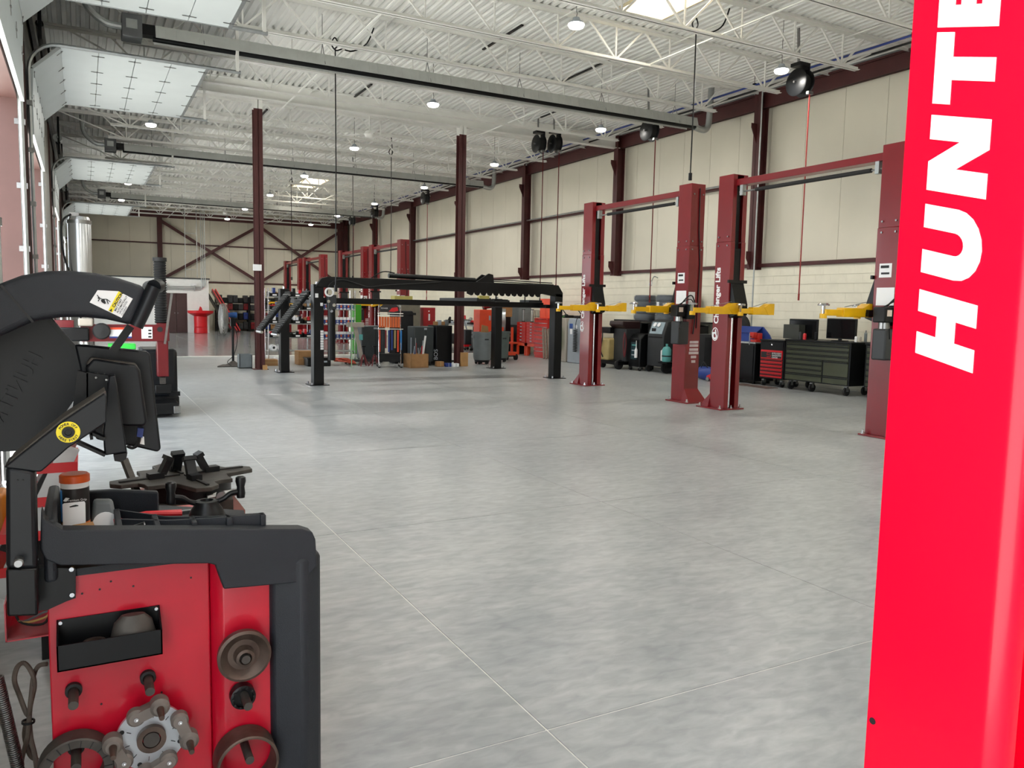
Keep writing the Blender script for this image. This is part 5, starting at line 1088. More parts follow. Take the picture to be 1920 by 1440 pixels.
# floor jack
fj = thing('floor_jack', 'low red floor jack with long upright handle by the black bench', 'floor jack', (12.72, 13.2, 0))
MB().prism([(0.0, 0.05), (0.0, 0.1), (0.5, 0.17), (0.62, 0.12), (0.62, 0.05)], 'X', -0.13, -0.1).prism([(0.0, 0.05), (0.0, 0.1), (0.5, 0.17), (0.62, 0.12), (0.62, 0.05)], 'X', 0.1, 0.13).box(-0.1, 0.3, 0.06, 0.1, 0.6, 0.13).build('jack_frame', CRED, fj)
for (xx, yy) in ((-0.14, 0.06), (0.14, 0.06), (-0.14, 0.56), (0.14, 0.56)): MB().cyl((xx - 0.02, yy, 0.05), (xx + 0.02, yy, 0.05), 0.05, n=14).build('jack_wheel', STEEL, fj)
MB().cyl((0, 0.1, 0.12), (0, 0.1, 0.2), 0.06, n=14).build('jack_saddle', STEEL, fj)
MB().cyl((0, 0.55, 0.12), (0.05, 0.62, 0.55), 0.016, n=8).build('handle_base', BLK, fj); MB().cyl((0.05, 0.62, 0.55), (0.12, 0.7, 1.2), 0.02, n=8).build('handle_tube', STEEL, fj)
MB().box(12.6, 12.0, 0.0, 12.95, 13.0, 0.012).build('floor_mat', mat('brown_mat', (92, 74, 66), 0.8)); tag(bpy.data.objects['floor_mat'], 'thin brown mat on the floor before the red tool cart', 'mat')
# blue duffel
db = thing('duffel_bag', 'blue duffel bag on the floor beside the black covered machine', 'bag', (12.78, 14.02, 0))
MB().lathe([(0.0, -0.28), (0.1, -0.27), (0.15, -0.2), (0.165, 0.0), (0.15, 0.2), (0.1, 0.27), (0, 0.28)], (0, 0, 0.16), (0.1, 1, 0), 16).build('bag_body', BLUE, db); MB().tube([(-0.08, -0.12, 0.28), (-0.1, 0, 0.42), (-0.08, 0.12, 0.28)], 0.012, 6, 5).build('bag_handle', INK, db)
cm = thing('covered_machine', 'machine under a draped black cover, left of the blue duffel bag', 'machine', (13.0, 14.72, 0))
cv = MB(); seg = 28
ringz = [(1.0, 0.0), (0.96, 0.35), (0.93, 0.7), (0.9, 0.98), (0.8, 1.04), (0.0, 1.06)]
vs_, fs_ = [], []
for j, (k_, z) in enumerate(ringz):
    for i in range(seg):
        a = 2 * math.pi * i / seg; sx = 0.36 * k_; sy = 0.42 * k_; p_ = 5
        c_, s_ = math.cos(a), math.sin(a); den = (abs(c_) ** p_ + abs(s_) ** p_) ** (1 / p_)
        f_ = 1 + 0.05 * math.sin(i * 2.7) * (1 - z)
        vs_.append((0.36 + sx * c_ / den * f_, sy * s_ / den * f_, z))
    if j: fs_ += [((j - 1) * seg + i, (j - 1) * seg + (i + 1) % seg, j * seg + (i + 1) % seg, j * seg + i) for i in range(seg)]
cv.add(vs_, fs_); cv.build('draped_cover', mat('black_cloth', (20, 20, 22), 0.85, var=0.3), cm)
# A/C machines
ac = thing('recovery_machine', 'dark grey wheeled air-conditioning machine with gauge panel and teal bottle', 'machine', (12.95, 15.5, 0))
MB().prism([(0.0, 0.16), (0.0, 0.98), (0.12, 1.32), (0.3, 1.38), (0.5, 1.3), (0.55, 0.16)], 'Y', 0.35, 1.0).build('housing', DGREY, ac, bevel=0.03)
MB().add([(-0.004, 0.42, 1.0), (-0.004, 0.92, 1.0), (0.105, 0.92, 1.3), (0.105, 0.42, 1.3), (0.006, 0.42, 1.0), (0.006, 0.92, 1.0), (0.115, 0.92, 1.3), (0.115, 0.42, 1.3)], [(0, 1, 2, 3), (4, 5, 6, 7), (0, 1, 5, 4), (1, 2, 6, 5), (2, 3, 7, 6), (3, 0, 4, 7)]).build('gauge_panel', mat('panel_blue_grey', (150, 168, 176), 0.4), ac)
for yy in (0.78, 0.62): MB().cyl((0.07, yy, 1.23), (0.06, yy, 1.235), 0.06, n=18).build('gauge', WHT, ac)
MB().box(0.015, 0.7, 1.06, 0.03, 0.85, 1.14).build('display', INK, ac)
MB().box(-0.01, 0.4, 0.9, 0.0, 0.95, 0.93).build('trim_line', INK, ac)
for (yy, r) in ((0.32, 0.15), (1.02, 0.08)): MB().lathe([(0, -0.035), (r * .6, -0.035), (r, -0.03), (r, 0.03), (0, 0.03)], (0.1 if r > .1 else 0.08, yy, r), (0, 1, 0), 22).build('wheel', RUB, ac)
MB().lathe([(0, 0.3), (0.1, 0.31), (0.115, 0.36), (0.115, 0.62), (0.08, 0.68), (0.03, 0.7), (0.03, 0.76), (0, 0.76)], (0.0, 0.2, 0), n=18).build('gas_bottle', TEAL, ac); MB().ring((0, 0.2, 0.44), (0, 0, 1), 0.12, 0.11, 0, 0.03, 18).build('bottle_strap', INK, ac)
MB().lathe([(0, 0.32), (0.045, 0.33), (0.045, 0.58), (0, 0.62)], (-0.02, 0.34, 0), n=12).build('oil_bottle', WHT, ac); MB().box(-0.1, 0.05, 0.26, 0.4, 0.4, 0.3).build('bottle_shelf', BLK, ac)
mb2 = thing('service_cart', 'small black service machine with white bottle, left of the grey air-conditioning machine', 'machine', (12.8, 16.6, 0))
MB().prism([(0.0, 0.1), (0.0, 0.85), (0.14, 0.98), (0.45, 0.98), (0.5, 0.1)], 'Y', 0, 0.5).build('housing', BLK, mb2, bevel=0.03); MB().box(-0.01, 0.12, 0.3, 0, 0.38, 0.75).build('front_decal', mat('decal_teal_black', (30, 60, 66), 0.4), mb2)
for z in (0.66, 0.52, 0.4): MB().box(-0.013, 0.16, z, -0.01, 0.34, z + 0.03).build('decal_line', TEAL if z > .6 else LGREY, mb2)
MB().lathe([(0, 0.35), (0.04, 0.35), (0.04, 0.55), (0.012, 0.62), (0.008, 0.8), (0, 0.8)], (-0.05, 0.1, 0), n=12).build('dosing_bottle', WHT, mb2)
for (xx, yy) in ((0.05, 0.05), (0.05, 0.45), (0.4, 0.05), (0.4, 0.45)): caster(mb2, xx, yy, 0.045)
mb3 = thing('fluid_exchanger', 'black machine with tan fluid tank and red hose, leftmost of the wheeled machines', 'machine', (12.62, 17.15, 0))
MB().box(0.1, 0.0, 0.2, 0.6, 0.55, 1.12).build('housing', DGREY, mb3, bevel=0.04); MB().prism([(0.12, 1.08), (-0.02, 1.18), (0.0, 1.3), (0.6, 1.3), (0.6, 1.08)], 'Y', 0.0, 0.6).build('top_console', mat('dark_maroon', (48, 28, 28), 0.4), mb3, bevel=0.03)
MB().box(-0.1, 0.5, 0.22, 0.3, 0.95, 0.82).build('fluid_tank', TAN, mb3, bevel=0.05); MB().box(-0.05, 0.5, 0.95, 0.3, 0.95, 1.12).build('hose_bin', BLK, mb3, bevel=0.02)
MB().tube([(-0.12, 0.75, 1.1), (-0.14, 0.72, 0.8), (-0.13, 0.8, 0.5), (-0.12, 0.7, 0.3)], 0.016, 8, 5).build('black_hose', RUB, mb3); MB().tube([(0.05, -0.03, 1.0), (0.0, -0.06, 0.7), (0.05, -0.05, 0.35), (0.1, -0.05, 0.7), (0.06, -0.05, 0.95)], 0.018, 8, 5).build('red_hose', mat('maroon_hose', (110, 40, 44), 0.5), mb3)
for (yy, r) in ((0.12, 0.13), (0.85, 0.08)): MB().lathe([(0, -0.04), (r * .5, -0.04), (r, -0.03), (r, 0.03), (0, 0.03)], (0.0, yy, r), (0, 1, 0), 22).build('wheel', RUB, mb3)
MB().box(-0.06, 0.05, 0.12, 0.55, 0.95, 0.22).build('chassis', BLK, mb3)
# tire rack shelf with wrapped stacks
rk = thing('tire_rack', 'black steel wall rack behind the wheeled machines', 'shelf', (13.52, 15.2, 0))
MB().box(0, 0, 1.28, 0.62, 3.6, 1.32).build('shelf', BLK, rk); MB().box(0, 0, 0.5, 0.62, 3.6, 0.53).build('shelf', BLK, rk)
for yy in (0.0, 1.78, 3.55):
    for xx in (0, 0.57): MB().box(xx, yy, 0, xx + 0.05, yy + 0.05, 1.32).build('rack_leg', BLK, rk)
for k, (yy, lab) in enumerate(((15.95, 'right stack of tyres in clear plastic wrap on the wall rack'), (16.75, 'middle stack of tyres in clear plastic wrap on the wall rack'), (17.7, 'left stack of tyres in clear plastic wrap, behind the lift arm'))):
    ws = thing('wrapped_tire_stack', lab, 'tires', (13.78, yy, 1.32), 0, 'wrapped tyre stacks')
    for j in range(4): MB().lathe([(0.15, 0.0), (0.27, 0.0), (0.31, 0.05), (0.31, 0.12), (0.27, 0.17), (0.15, 0.17)], (0, 0, j * 0.172), (0, 0, 1), 24, True).build('tire', mat('slate_tire', (52, 60, 70), 0.6), ws)
    MB().lathe([(0.0, -0.0), (0.325, -0.0), (0.33, 0.1), (0.325, 0.4), (0.33, 0.66), (0.29, 0.70), (0, 0.705)], (0, 0, 0.0), n=26).build('wrap_film', FILM, ws)
    MB().box(-0.335, -0.06, 0.35, -0.331, 0.04, 0.5).build('wrap_label', WHT, ws)
for k, yy in enumerate((15.3, 16.0, 16.7, 17.5, 18.1)):
    b_ = thing('storage_bin', '%s black storage bin from the right, hung under the wall rack' % ORD[k], 'bin', (13.5, yy, 0.95), 0, 'bins under the wall rack')
    MB().box(0, 0, 0, 0.45, 0.5, 0.28).build('bin_body', BLK, b_, bevel=0.02); MB().box(-0.005, 0.15, 0.12, 0, 0.35, 0.2).build('bin_label', LGREY, b_)
    MB().box(0.05, 0.05, -0.42, 0.1, 0.45, 0.0).build('bin_support', BLK, b_)
# upright fluid tanks with coil hoses
def coil(mb, c, r, z0, z1, turns, rad):
    pts = []
    for k in range(turns * 10 + 1):
        a = 2 * math.pi * k / 10; pts.append((c[0] + r * 0.5 * math.cos(a), c[1] + r * math.sin(a), z0 + (z1 - z0) * k / (turns * 10)))
    return mb.tube(pts, rad, 5)
for (y, m, hm, lab) in ((20.05, BEIGE, GREEN, 'tall beige fluid tank with bright green coil hose'), (19.2, LGREY, BLK, 'tall pale blue-grey fluid tank with black coil hose, beside the red post')):
    t = thing('fluid_tank', lab, 'tank', (12.68, y, 0), 0, 'upright fluid tanks')
    MB().prism([(0.0, 0.0), (0.0, 1.2), (0.06, 1.32), (0.7, 1.32), (0.76, 1.2), (0.76, 0.0)], 'X', 0.0, 0.7).build('tank_body', m, t, bevel=0.03)
    MB().box(0.1, 0.2, 1.32, 0.4, 0.6, 1.4).lathe([(0, 1.32), (0.06, 1.32), (0.06, 1.42), (0, 1.44)], (0.25, 0.4, 0), n=12).build('pump_head', BLK, t, bevel=0.01)
    MB().bar((0.2, 0.3, 1.4), (0.1, 0.45, 1.62), 0.03, 0.02).build('pump_handle', BLK, t)
    MB().box(-0.004, 0.48, 1.02, 0, 0.66, 1.16).build('tank_label', mat('label_navy', (40, 80, 150), 0.5), t); MB().box(-0.004, 0.5, 0.85, 0, 0.62, 1.0).build('tank_notice', WHT, t)
    MB().cyl((-0.012, 0.3, 1.08), (0, 0.3, 1.08), 0.055, n=16).build('level_dial', WHT, t)
    coil(MB(), (-0.09, 0.2, 0), 0.09, 0.35, 1.0, 14, 0.011).build('coil_hose', hm, t)
    MB().tube([(0.2, 0.3, 1.4), (-0.05, 0.2, 1.3), (-0.09, 0.2, 1.0)], 0.01, 6, 4).build('hose_lead', hm, t)
# leaning boards
for k in range(3):
    t = tag(MB().bar((0, 0, 0.03), (0.18, 0.12 * 0 + 0.42, 0.95), 0.09, 0.035, (1, 0, 0)).build('leaning_board', WOOD), '%s weathered board leaning against the red drawer cabinets' % ['first grey', 'middle grey', 'last grey'][k], 'board', 'boards leaning on the red cabinets'); t.location = (12.7, 21.0 + 0.16 * k, 0)
# red drawer cabinets
def smallcab(y, w_, label, m, drawers_n, hm, z0=0.42, z1=1.12, d_=0.5, x=13.05, mode='tab', legs=True):
    t = thing('drawer_cabinet', label, 'cabinet', (x, y, 0), 0, 'red drawer cabinets')
    MB().box(0, 0, z0, d_, w_, z1).build('carcass', m, t, bevel=0.005)
    h = (z1 - z0 - 0.03) / drawers_n
    for k in range(drawers_n): drawer(t, 0.02, w_ - 0.02, z0 + 0.015 + k * h + 0.006, z0 + 0.015 + (k + 1) * h, m, hm, mode)
    if legs:
        for (a, b) in ((0, 0), (0, w_ - 0.08), (d_ - 0.06, 0), (d_ - 0.06, w_ - 0.08)): MB().box(a, b, 0, a + 0.06, b + 0.08, z0).build('stand_leg', ORNG, t)
        MB().box(0, 0, z0 - 0.1, d_, w_, z0).build('stand_rail', ORNG, t)
    else: MB().box(0.02, 0.02, 0, d_ - 0.02, w_ - 0.02, z0).build('plinth', m, t)
    return t
smallcab(23.15, 0.62, 'leftmost red drawer cabinet on an orange stand', TRED, 6, LGREY)
smallcab(22.45, 0.66, 'middle red drawer cabinet on an orange stand', TRED, 7, LGREY)
tc_ = smallcab(21.55, 0.86, 'tall red drawer cabinet with long silver pulls beside the lift post', TRED, 9, CHROME, 0.08, 1.28, 0.5, 12.95, 'lip', False)
ob = thing('orange_bin', 'orange-red upright bin standing on the tall red cabinet', 'bin', (13.0, 21.56, 1.28)); MB().box(0, 0, 0.0, 0.4, 0.6, 0.62).build('bin_body', ORNG, ob, bevel=0.01); MB().box(-0.006, 0.25, 0.05, 0, 0.3, 0.55).build('bin_rib', ORNG, ob)
gl = thing('parts_washer_jar', 'stack of clear and silver jars on the red cabinets', 'jars', (13.3, 22.33, 1.41))
for k in range(3): MB().lathe([(0, 0), (0.09, 0), (0.09, 0.17), (0.06, 0.19), (0, 0.19)], (0, 0, -0.29 + k * 0.2), n=14).build('jar', FILM if k == 1 else STEEL, gl)
for (y, lab) in ((23.6, 'silver T-handle tool standing on the left red drawer cabinet'), (23.0, 'black T-handle tool standing on the red drawer cabinets')):
    t = thing('t_handle_tool', lab, 'tool', (13.2, y, 1.12), 0, 'tools on the red cabinets'); MB().cyl((0, 0, 0), (0, 0, 0.42), 0.016, n=8).build('shaft', STEEL, t); MB().cyl((0, -0.09, 0.42), (0, 0.09, 0.42), 0.014, n=8).build('cross_bar', BLK, t); MB().cyl((0, 0, 0), (0, 0, 0.03), 0.06, n=12).build('foot', BLK, t)
wc = thing('wire_cage', 'small wire basket standing on the middle red cabinet', 'basket', (13.2, 22.7, 1.12))
for k in range(8):
    a = k * 0.785; MB().cyl((0.12 * math.cos(a), 0.12 * math.sin(a), 0), (0.1 * math.cos(a), 0.1 * math.sin(a), 0.4), 0.006, n=5).build('wire', RUST, wc)
for z in (0.02, 0.2, 0.39): MB().ring((0, 0, z), (0, 0, 1), 0.12, 0.108, 0, 0.01, 16).build('wire_hoop', RUST, wc)
# trash cans
def trash(x, y, label, m):
    t = thing('trash_can', label, 'trash can', (x, y, 0), 0, 'grey wheeled trash cans')
    MB().lathe([(0.0, 0.12), (0.23, 0.12), (0.25, 0.2), (0.28, 0.84), (0.3, 0.84), (0.3, 0.9), (0.275, 0.9), (0.265, 0.84), (0.235, 0.2), (0, 0.18)], n=28).build('can_body', m, t)
    MB().lathe([(0.0, 0.06), (0.21, 0.06), (0.22, 0.12), (0, 0.12)], n=20).build('dolly', BLK, t)
    for k in range(5):
        a = k * 1.257; MB().lathe([(0, -0.015), (0.035, -0.015), (0.035, 0.015), (0, 0.015)], (0.17 * math.cos(a), 0.17 * math.sin(a), 0.035), (0, 1, 0), 12).build('caster', RUB, t)
    for s in (-1, 1): MB().box(s * 0.29 - 0.02, -0.07, 0.74, s * 0.29 + 0.02, 0.07, 0.8).build('can_handle', m, t)
    MB().box(-0.06, -0.283, 0.68, 0.06, -0.275, 0.72).build('can_emblem', DGREY, t)
    return t
trash(9.85, 19.95, 'round grey trash can on a dolly beside the black post', GREY); trash(10.75, 20.6, 'round dark green-grey trash can partly behind the black lift post', mat('green_grey_plastic', (88, 98, 94), 0.5))
t = thing('scrap_card', 'crumpled cardboard sticking out of the grey trash can', 'cardboard', (9.9, 19.95, 0.86)); MB().prism([(-0.12, -0.2), (0.15, -0.15), (0.1, 0.2), (-0.08, 0.24)], 'Y', -0.04, 0.0).build('card_flap', CARD, t)
orc = thing('orange_cabinet', 'tall orange-red sheet metal cabinet behind the grey trash can', 'cabinet', (10.9, 21.8, 0)); MB().box(-0.32, -0.2, 0.05, 0.32, 0.2, 0.75).build('lower_box', ORNG, orc, bevel=0.01); MB().box(-0.34, -0.21, 0.75, 0.34, 0.22, 1.52).build('upper_box', ORNG, orc, bevel=0.01); MB().box(-0.03, -0.215, 1.2, 0.03, -0.21, 1.34).build('emblem', LGREY, orc); MB().box(-0.3, -0.18, 0, 0.3, 0.18, 0.05).build('base', BLK, orc)
dr = thing('impact_tool', 'dark red impact tool lying on top of the orange cabinet', 'power tool', (10.95, 21.75, 1.52)); MB().cyl((-0.2, 0, 0.08), (0.22, 0, 0.12), 0.07, 0.05, n=12).build('tool_body', LIFT, dr); MB().box(-0.2, -0.04, 0.0, -0.1, 0.04, 0.06).box(0.1, -0.03, 0.0, 0.18, 0.03, 0.1).build('tool_grip', BLK, dr)
ocr = thing('orange_cart', 'orange-red cart with wheels behind the second trash can', 'cart', (11.45, 21.3, 0)); MB().box(-0.2, -0.15, 0.15, 0.2, 0.2, 0.25).box(-0.2, -0.15, 0.5, 0.2, 0.2, 0.55).box(0.14, 0.14, 0.2, 0.2, 0.2, 1.0).box(-0.2, 0.14, 0.2, -0.14, 0.2, 1.0).build('cart_frame', ORNG, ocr)
for xx in (-0.16, 0.16): MB().lathe([(0, -0.03), (0.1, -0.03), (0.1, 0.03), (0, 0.03)], (xx, -0.1, 0.1), (1, 0, 0), 18).build('cart_wheel', RUB, ocr)
# pedestal round sign / fan thing
pf = thing('drum_fan', 'round shop fan with blue and red blades on a floor stand', 'fan', (12.05, 22.9, 0))
MB().ring((0, 0, 1.2), (0.9, -0.5, 0.0), 0.36, 0.31, -0.08, 0.08, 28).build('fan_shroud', GALV, pf); MB().cyl((0.02, 0, 1.2), (-0.02, 0.01, 1.2), 0.08, n=14).build('fan_hub', TRED, pf)
for k in range(5):
    a = k * 1.257; u = Vector((0.5 * math.cos(a), 0.87 * math.cos(a), math.sin(a))); MB().bar(Vector((0, 0, 1.2)) + u * 0.06, Vector((0, 0, 1.2)) + u * 0.3, 0.14, 0.01, (0.9, -0.4, 0.2)).build('fan_blade', BLUE if k % 2 else TRED, pf)
MB().cyl((0.05, 0, 0), (0.05, 0, 0.86), 0.03, n=10).box(-0.25, -0.25, 0, 0.35, 0.25, 0.03).build('fan_stand', BLK, pf)
# workbench clutter behind column 2
cb = thing('cluttered_bench', 'dark cluttered workbench along the right wall beyond the orange cabinet', 'workbench', (12.9, 25.0, 0))
MB().box(0, 0, 0.86, 0.8, 5.2, 0.92).build('benchtop', GALV, cb)
for yy in (0.05, 1.7, 3.4, 5.05):
    for xx in (0.03, 0.72): MB().box(xx, yy, 0, xx + 0.06, yy + 0.06, 0.86).build('bench_leg', BLK, cb)
MB().box(0.15, 0.2, 0.1, 0.7, 4.9, 0.5).build('lower_cupboard', BLK, cb)
random.seed(3)
for k in range(14):
    yy = 25.1 + k * 0.36; m = random.choice([RUB, DGREY, LGREY, CRED, GREY, BLK]); h = random.uniform(0.12, 0.42); wd_ = random.uniform(0.1, 0.16)
    t = thing('bench_part', '%s machine part from the right on the cluttered bench' % (['first', 'second', 'third', 'fourth', 'fifth', 'sixth', 'seventh', 'eighth', 'ninth', 'tenth', 'eleventh', 'twelfth', 'thirteenth', 'fourteenth'][k]), 'machine part', (13.1 + random.uniform(0, .3), yy, 0.92), random.uniform(-.5, .5), 'parts on the cluttered bench')
    MB().box(-0.15, -wd_, 0, 0.12, wd_, h * 0.55).build('part_base', m, t, bevel=0.015); MB().cyl((0, 0, h * 0.55), (0.05, 0.02, h), wd_ * 0.6, wd_ * 0.4, n=12).build('part_top', random.choice([BLK, STEEL, CRED]), t)
for (yy, m, lab) in ((24.7, CRED, 'red engine hoist leg cart low beside the cluttered bench'), (25.6, BLK, 'black rolling stool cart before the cluttered bench'), (26.5, CRED, 'red creeper cart before the cluttered bench')):
    t = thing('shop_cart', lab, 'cart', (12.35, yy, 0), 0, 'carts before the cluttered bench')
    MB().box(0, 0, 0.12, 0.4, 0.5, 0.2).build('cart_deck', m, t, bevel=0.01); MB().box(0.05, 0.05, 0.2, 0.35, 0.45, 0.75).build('cart_box', DGREY, t, bevel=0.02); MB().cyl((0.2, 0.25, 0.75), (0.1, 0.25, 1.05), 0.03, n=8).build('cart_post', LGREY, t)
    for (a, b) in ((0.05, 0.05), (0.05, 0.45), (0.35, 0.05), (0.35, 0.45)): caster(t, a, b, 0.05)
gc = thing('grey_cabinet', 'grey steel box cabinet on the bench beside the orange cabinet', 'cabinet', (13.2, 23.95, 0.0)); MB().box(0, 0, 1.0, 0.5, 0.9, 1.7).build('cabinet_body', mat('blue_grey_steel', (118, 126, 128), 0.5), gc, bevel=0.008); MB().box(-0.006, 0.05, 1.05, 0, 0.85, 1.65).build('cabinet_door', MATS['blue_grey_steel'], gc); MB().box(0.05, 0.05, 0, 0.45, 0.85, 1.0).build('stand', BLK, gc)
bxx = thing('carton', 'brown cardboard carton standing high by the right wall above the fan', 'box', (12.5, 23.85, 0)); MB().box(0, 0.1, 1.28, 0.45, 0.62, 1.72).build('carton_body', CARD, bxx); MB().box(0.02, 0.15, 0, 0.42, 0.58, 1.28).build('pallet_column', BLK, bxx)
# security camera on the block wall
sc_ = thing('security_camera', 'small white camera bracketed to the right wall beside the second lift', 'camera', (13.95, 17.6, 2.45)); MB().lathe([(0, -0.07), (0.05, -0.06), (0.05, 0.06), (0, 0.08)], (-0.08, 0, -0.12), (-0.5, -0.5, -0.3), 14).build('camera_body', WHT, sc_); MB().tube([(0.15, 0, 0.05), (0.02, 0, 0.08), (-0.06, 0, -0.05)], 0.015, 8, 4).build('camera_arm', GALV, sc_)
wx = thing('thermostat_box', 'white rectangular control box on the brown column behind the nearest lift', 'control box', (13.8, 14.15, 3.05)); MB().box(0, 0, 0, 0.08, 0.22, 0.3).build('box_body', WHT, wx, bevel=0.015); MB().box(-0.006, 0.06, 0.1, 0, 0.16, 0.2).build('box_screen', LGREY, wx)

# =================================================================== MIDDLE: around the interior columns
tr = thing('display_rack', 'wheeled chrome display rack with hanging parts and rounded sign', 'rack', (6.95, 19.5, 0), -0.25)
for s in (-0.28, 0.28):
    MB().tube([(s, -0.15, 0.1), (s, -0.1, 0.8), (s, 0, 1.0), (s, 0, 1.45)], 0.014, 8, 4).build('upright', CHROME, tr)
    MB().box(s - 0.02, -0.3, 0.08, s + 0.02, 0.25, 0.11).build('base_rail', CHROME, tr)
    for yy in (-0.26, 0.2): caster(tr, s, yy, 0.035)
MB().tube([(-0.28, 0, 1.4), (-0.27, 0, 1.58), (-0.18, 0, 1.64), (0.18, 0, 1.64), (0.27, 0, 1.58), (0.28, 0, 1.4)], 0.014, 8, 4).build('top_hoop', CHROME, tr)
sgn = MB().prism([(-0.25, 1.42), (-0.25, 1.54), (-0.17, 1.61), (0.17, 1.61), (0.25, 1.54), (0.25, 1.42)], 'Y', -0.01, 0.01).build('header_sign', mat('dark_sign', (40, 38, 40), 0.4), tr)
MB().prism([(-0.02, 1.44), (0.06, 1.53), (0.2, 1.55), (0.22, 1.46), (0.1, 1.43)], 'Y', -0.014, -0.01).build('sign_emblem', CRED, sgn); text('sign_lettering', 'POWER', 0.05, WHT, sgn, frame((-0.22, -0.0115, 1.5), (1, 0, 0), (0, 0, 1), (0, -1, 0)))
for z in (1.38, 1.32, 0.98): MB().box(-0.32, -0.12, z, 0.34, -0.09, z + 0.02).build('hang_rail', CHROME, tr)
MB().box(-0.28, -0.15, 0.15, 0.28, 0.15, 0.35).build('bottom_bin', BLK, tr)
OPK = mat('orange_packet', (214, 100, 44), 0.4)
for k in range(8): MB().box(-0.28 + k * 0.068, -0.13, 1.03, -0.225 + k * 0.068, -0.1, 1.3).build('hanging_packet', OPK, tr)
cols = [ORNG, DGREY, LIFT, BLUE, BLUE, TAN, ORNG, MATS['label_blue']]
for k in range(8): MB().box(-0.28 + k * 0.078, -0.13, 0.4 + 0.05 * (k % 3), -0.24 + k * 0.078, -0.1, 0.96).build('hanging_belt', cols[k], tr)
cbx = thing('carton', 'open cardboard carton full of scrap beside the chrome display rack', 'box', (7.36, 19.0, 0), 0.1)
MB().box(0, 0, 0, 0.5, 0.45, 0.02).box(0, 0, 0, 0.5, 0.012, 0.36).box(0, 0.438, 0, 0.5, 0.45, 0.36).box(0, 0, 0, 0.012, 0.45, 0.36).box(0.488, 0, 0, 0.5, 0.45, 0.36).build('carton_body', CARD, cbx)
random.seed(11)
for k in range(9): MB().bar((0.08 + 0.04 * k, 0.2 + random.uniform(-.1, .1), 0.05), (0.08 + 0.045 * k + random.uniform(-.1, .1), 0.2, random.uniform(0.5, 0.8)), 0.02, 0.015).build('scrap_strip', random.choice([STEEL, CRED, BLUE, LGREY]), cbx)
MB().bar((0.4, 0.2, 0.05), (0.52, 0.22, 0.82), 0.05, 0.015, (0, 1, 0)).build('white_slat', WHT, cbx)
def upcab(name, label, x0, x1, y, d_, z1, m, feet=0.1, seam=True):
    t = thing(name, label, 'cabinet', (x0, y, 0)); w_ = x1 - x0
    MB().box(0, 0, feet, w_, d_, z1).build('cabinet_body', m, t, bevel=0.03)
    if seam: MB().box(w_ * 0.58, -0.004, feet + 0.05, w_ * 0.58 + 0.012, 0.002, z1 - 0.05).build('door_seam', INK, t)
    for a in (0.06, w_ - 0.1):
        for b in (0.05, d_ - 0.1): MB().cyl((a, b, 0), (a, b, feet), 0.035, n=10).build('caster', RUB, t)
    MB().box(w_ * 0.5, -0.006, z1 - 0.09, w_ * 0.64, 0, z1 - 0.04).box(w_ * 0.5, -0.006, feet + 0.05, w_ * 0.64, 0, feet + 0.1).build('badge', LGREY, t)
    return t
upcab('job_box', 'dark grey rounded plastic cabinet behind the scrap carton', 7.72, 8.3, 19.75, 0.5, 1.05, mat('charcoal_plastic', (50, 56, 58), 0.5))
upcab('job_box', 'dark grey rounded plastic cabinet behind the chrome display rack', 6.72, 7.4, 21.1, 0.5, 1.02, MATS['charcoal_plastic'])
bk2 = thing('tall_black_cabinet', 'black cabinet left of the second brown column', 'cabinet', (8.34, 19.7, 0)); MB().box(0, 0, 0.03, 0.47, 0.6, 1.08).build('cabinet_body', PLASD, bk2, bevel=0.01); MB().box(0.02, -0.006, 0.06, 0.45, 0, 1.05).build('cabinet_front', BLK, bk2); MB().box(0.02, 0.02, 0, 0.45, 0.58, 0.03).build('cabinet_plinth', BLK, bk2)
text('side_lettering', 'BOS', 0.16, LGREY, bk2, frame((0.045, -0.008, 0.15), (0, 0, 1), (-1, 0, 0), (0, -1, 0)))
random.seed(5)
for k in range(4):
    t = tag(MB().box(-0.05, -0.06, 0, 0.05, 0.06, 0.1 + 0.04 * (k % 2)).build('bench_carton', [CARD, LGREY, CARD, GREY][k], None, bevel=0.008), '%s small carton from the left on the black cabinet' % ORD[k], 'box', 'cartons on the black cabinet'); t.location = (8.42 + 0.105 * k, 19.95, 1.082)
ccv = thing('covered_stack', 'black draped stack behind the chrome display rack', 'covered goods', (7.5, 20.6, 0)); MB().prism([(0, 0), (0.02, 1.42), (0.05, 1.45), (0.5, 1.45), (0.54, 1.42), (0.56, 0)], 'Y', 0, 0.5).build('draped_cover', mat('black_sheet', (18, 18, 20), 0.8, var=0.3), ccv, bevel=0.03); MB().box(-0.03, -0.03, 1.34, 0.6, 0.53, 1.40).build('cover_hem', MATS['black_sheet'], ccv)
bgx = thing('beige_locker', 'beige-grey tall locker behind the black draped stack', 'locker', (8.3, 22.3, 0)); MB().box(0, 0, 0.02, 0.62, 0.5, 1.72).build('locker_body', mat('khaki_grey', (112, 106, 92), 0.6), bgx, bevel=0.02); MB().box(0.03, -0.006, 0.06, 0.59, 0, 1.58).build('locker_door', MATS['khaki_grey'], bgx)
rdx = thing('red_locker', 'dark red vending locker with white emblem behind the grey cabinet', 'locker', (9.05, 22.4, 0)); MB().box(0, 0, 0.02, 0.4, 0.45, 1.55).build('locker_body', mat('dark_red_paint', (150, 20, 26), 0.4), rdx, bevel=0.01); MB().box(0.02, -0.006, 0.8, 0.38, 0, 1.5).build('locker_door', MATS['dark_red_paint'], rdx); MB().box(0.17, -0.01, 1.16, 0.22, -0.006, 1.36).box(0.17, -0.01, 1.42, 0.2, -0.006, 1.46).build('emblem', WHT, rdx)
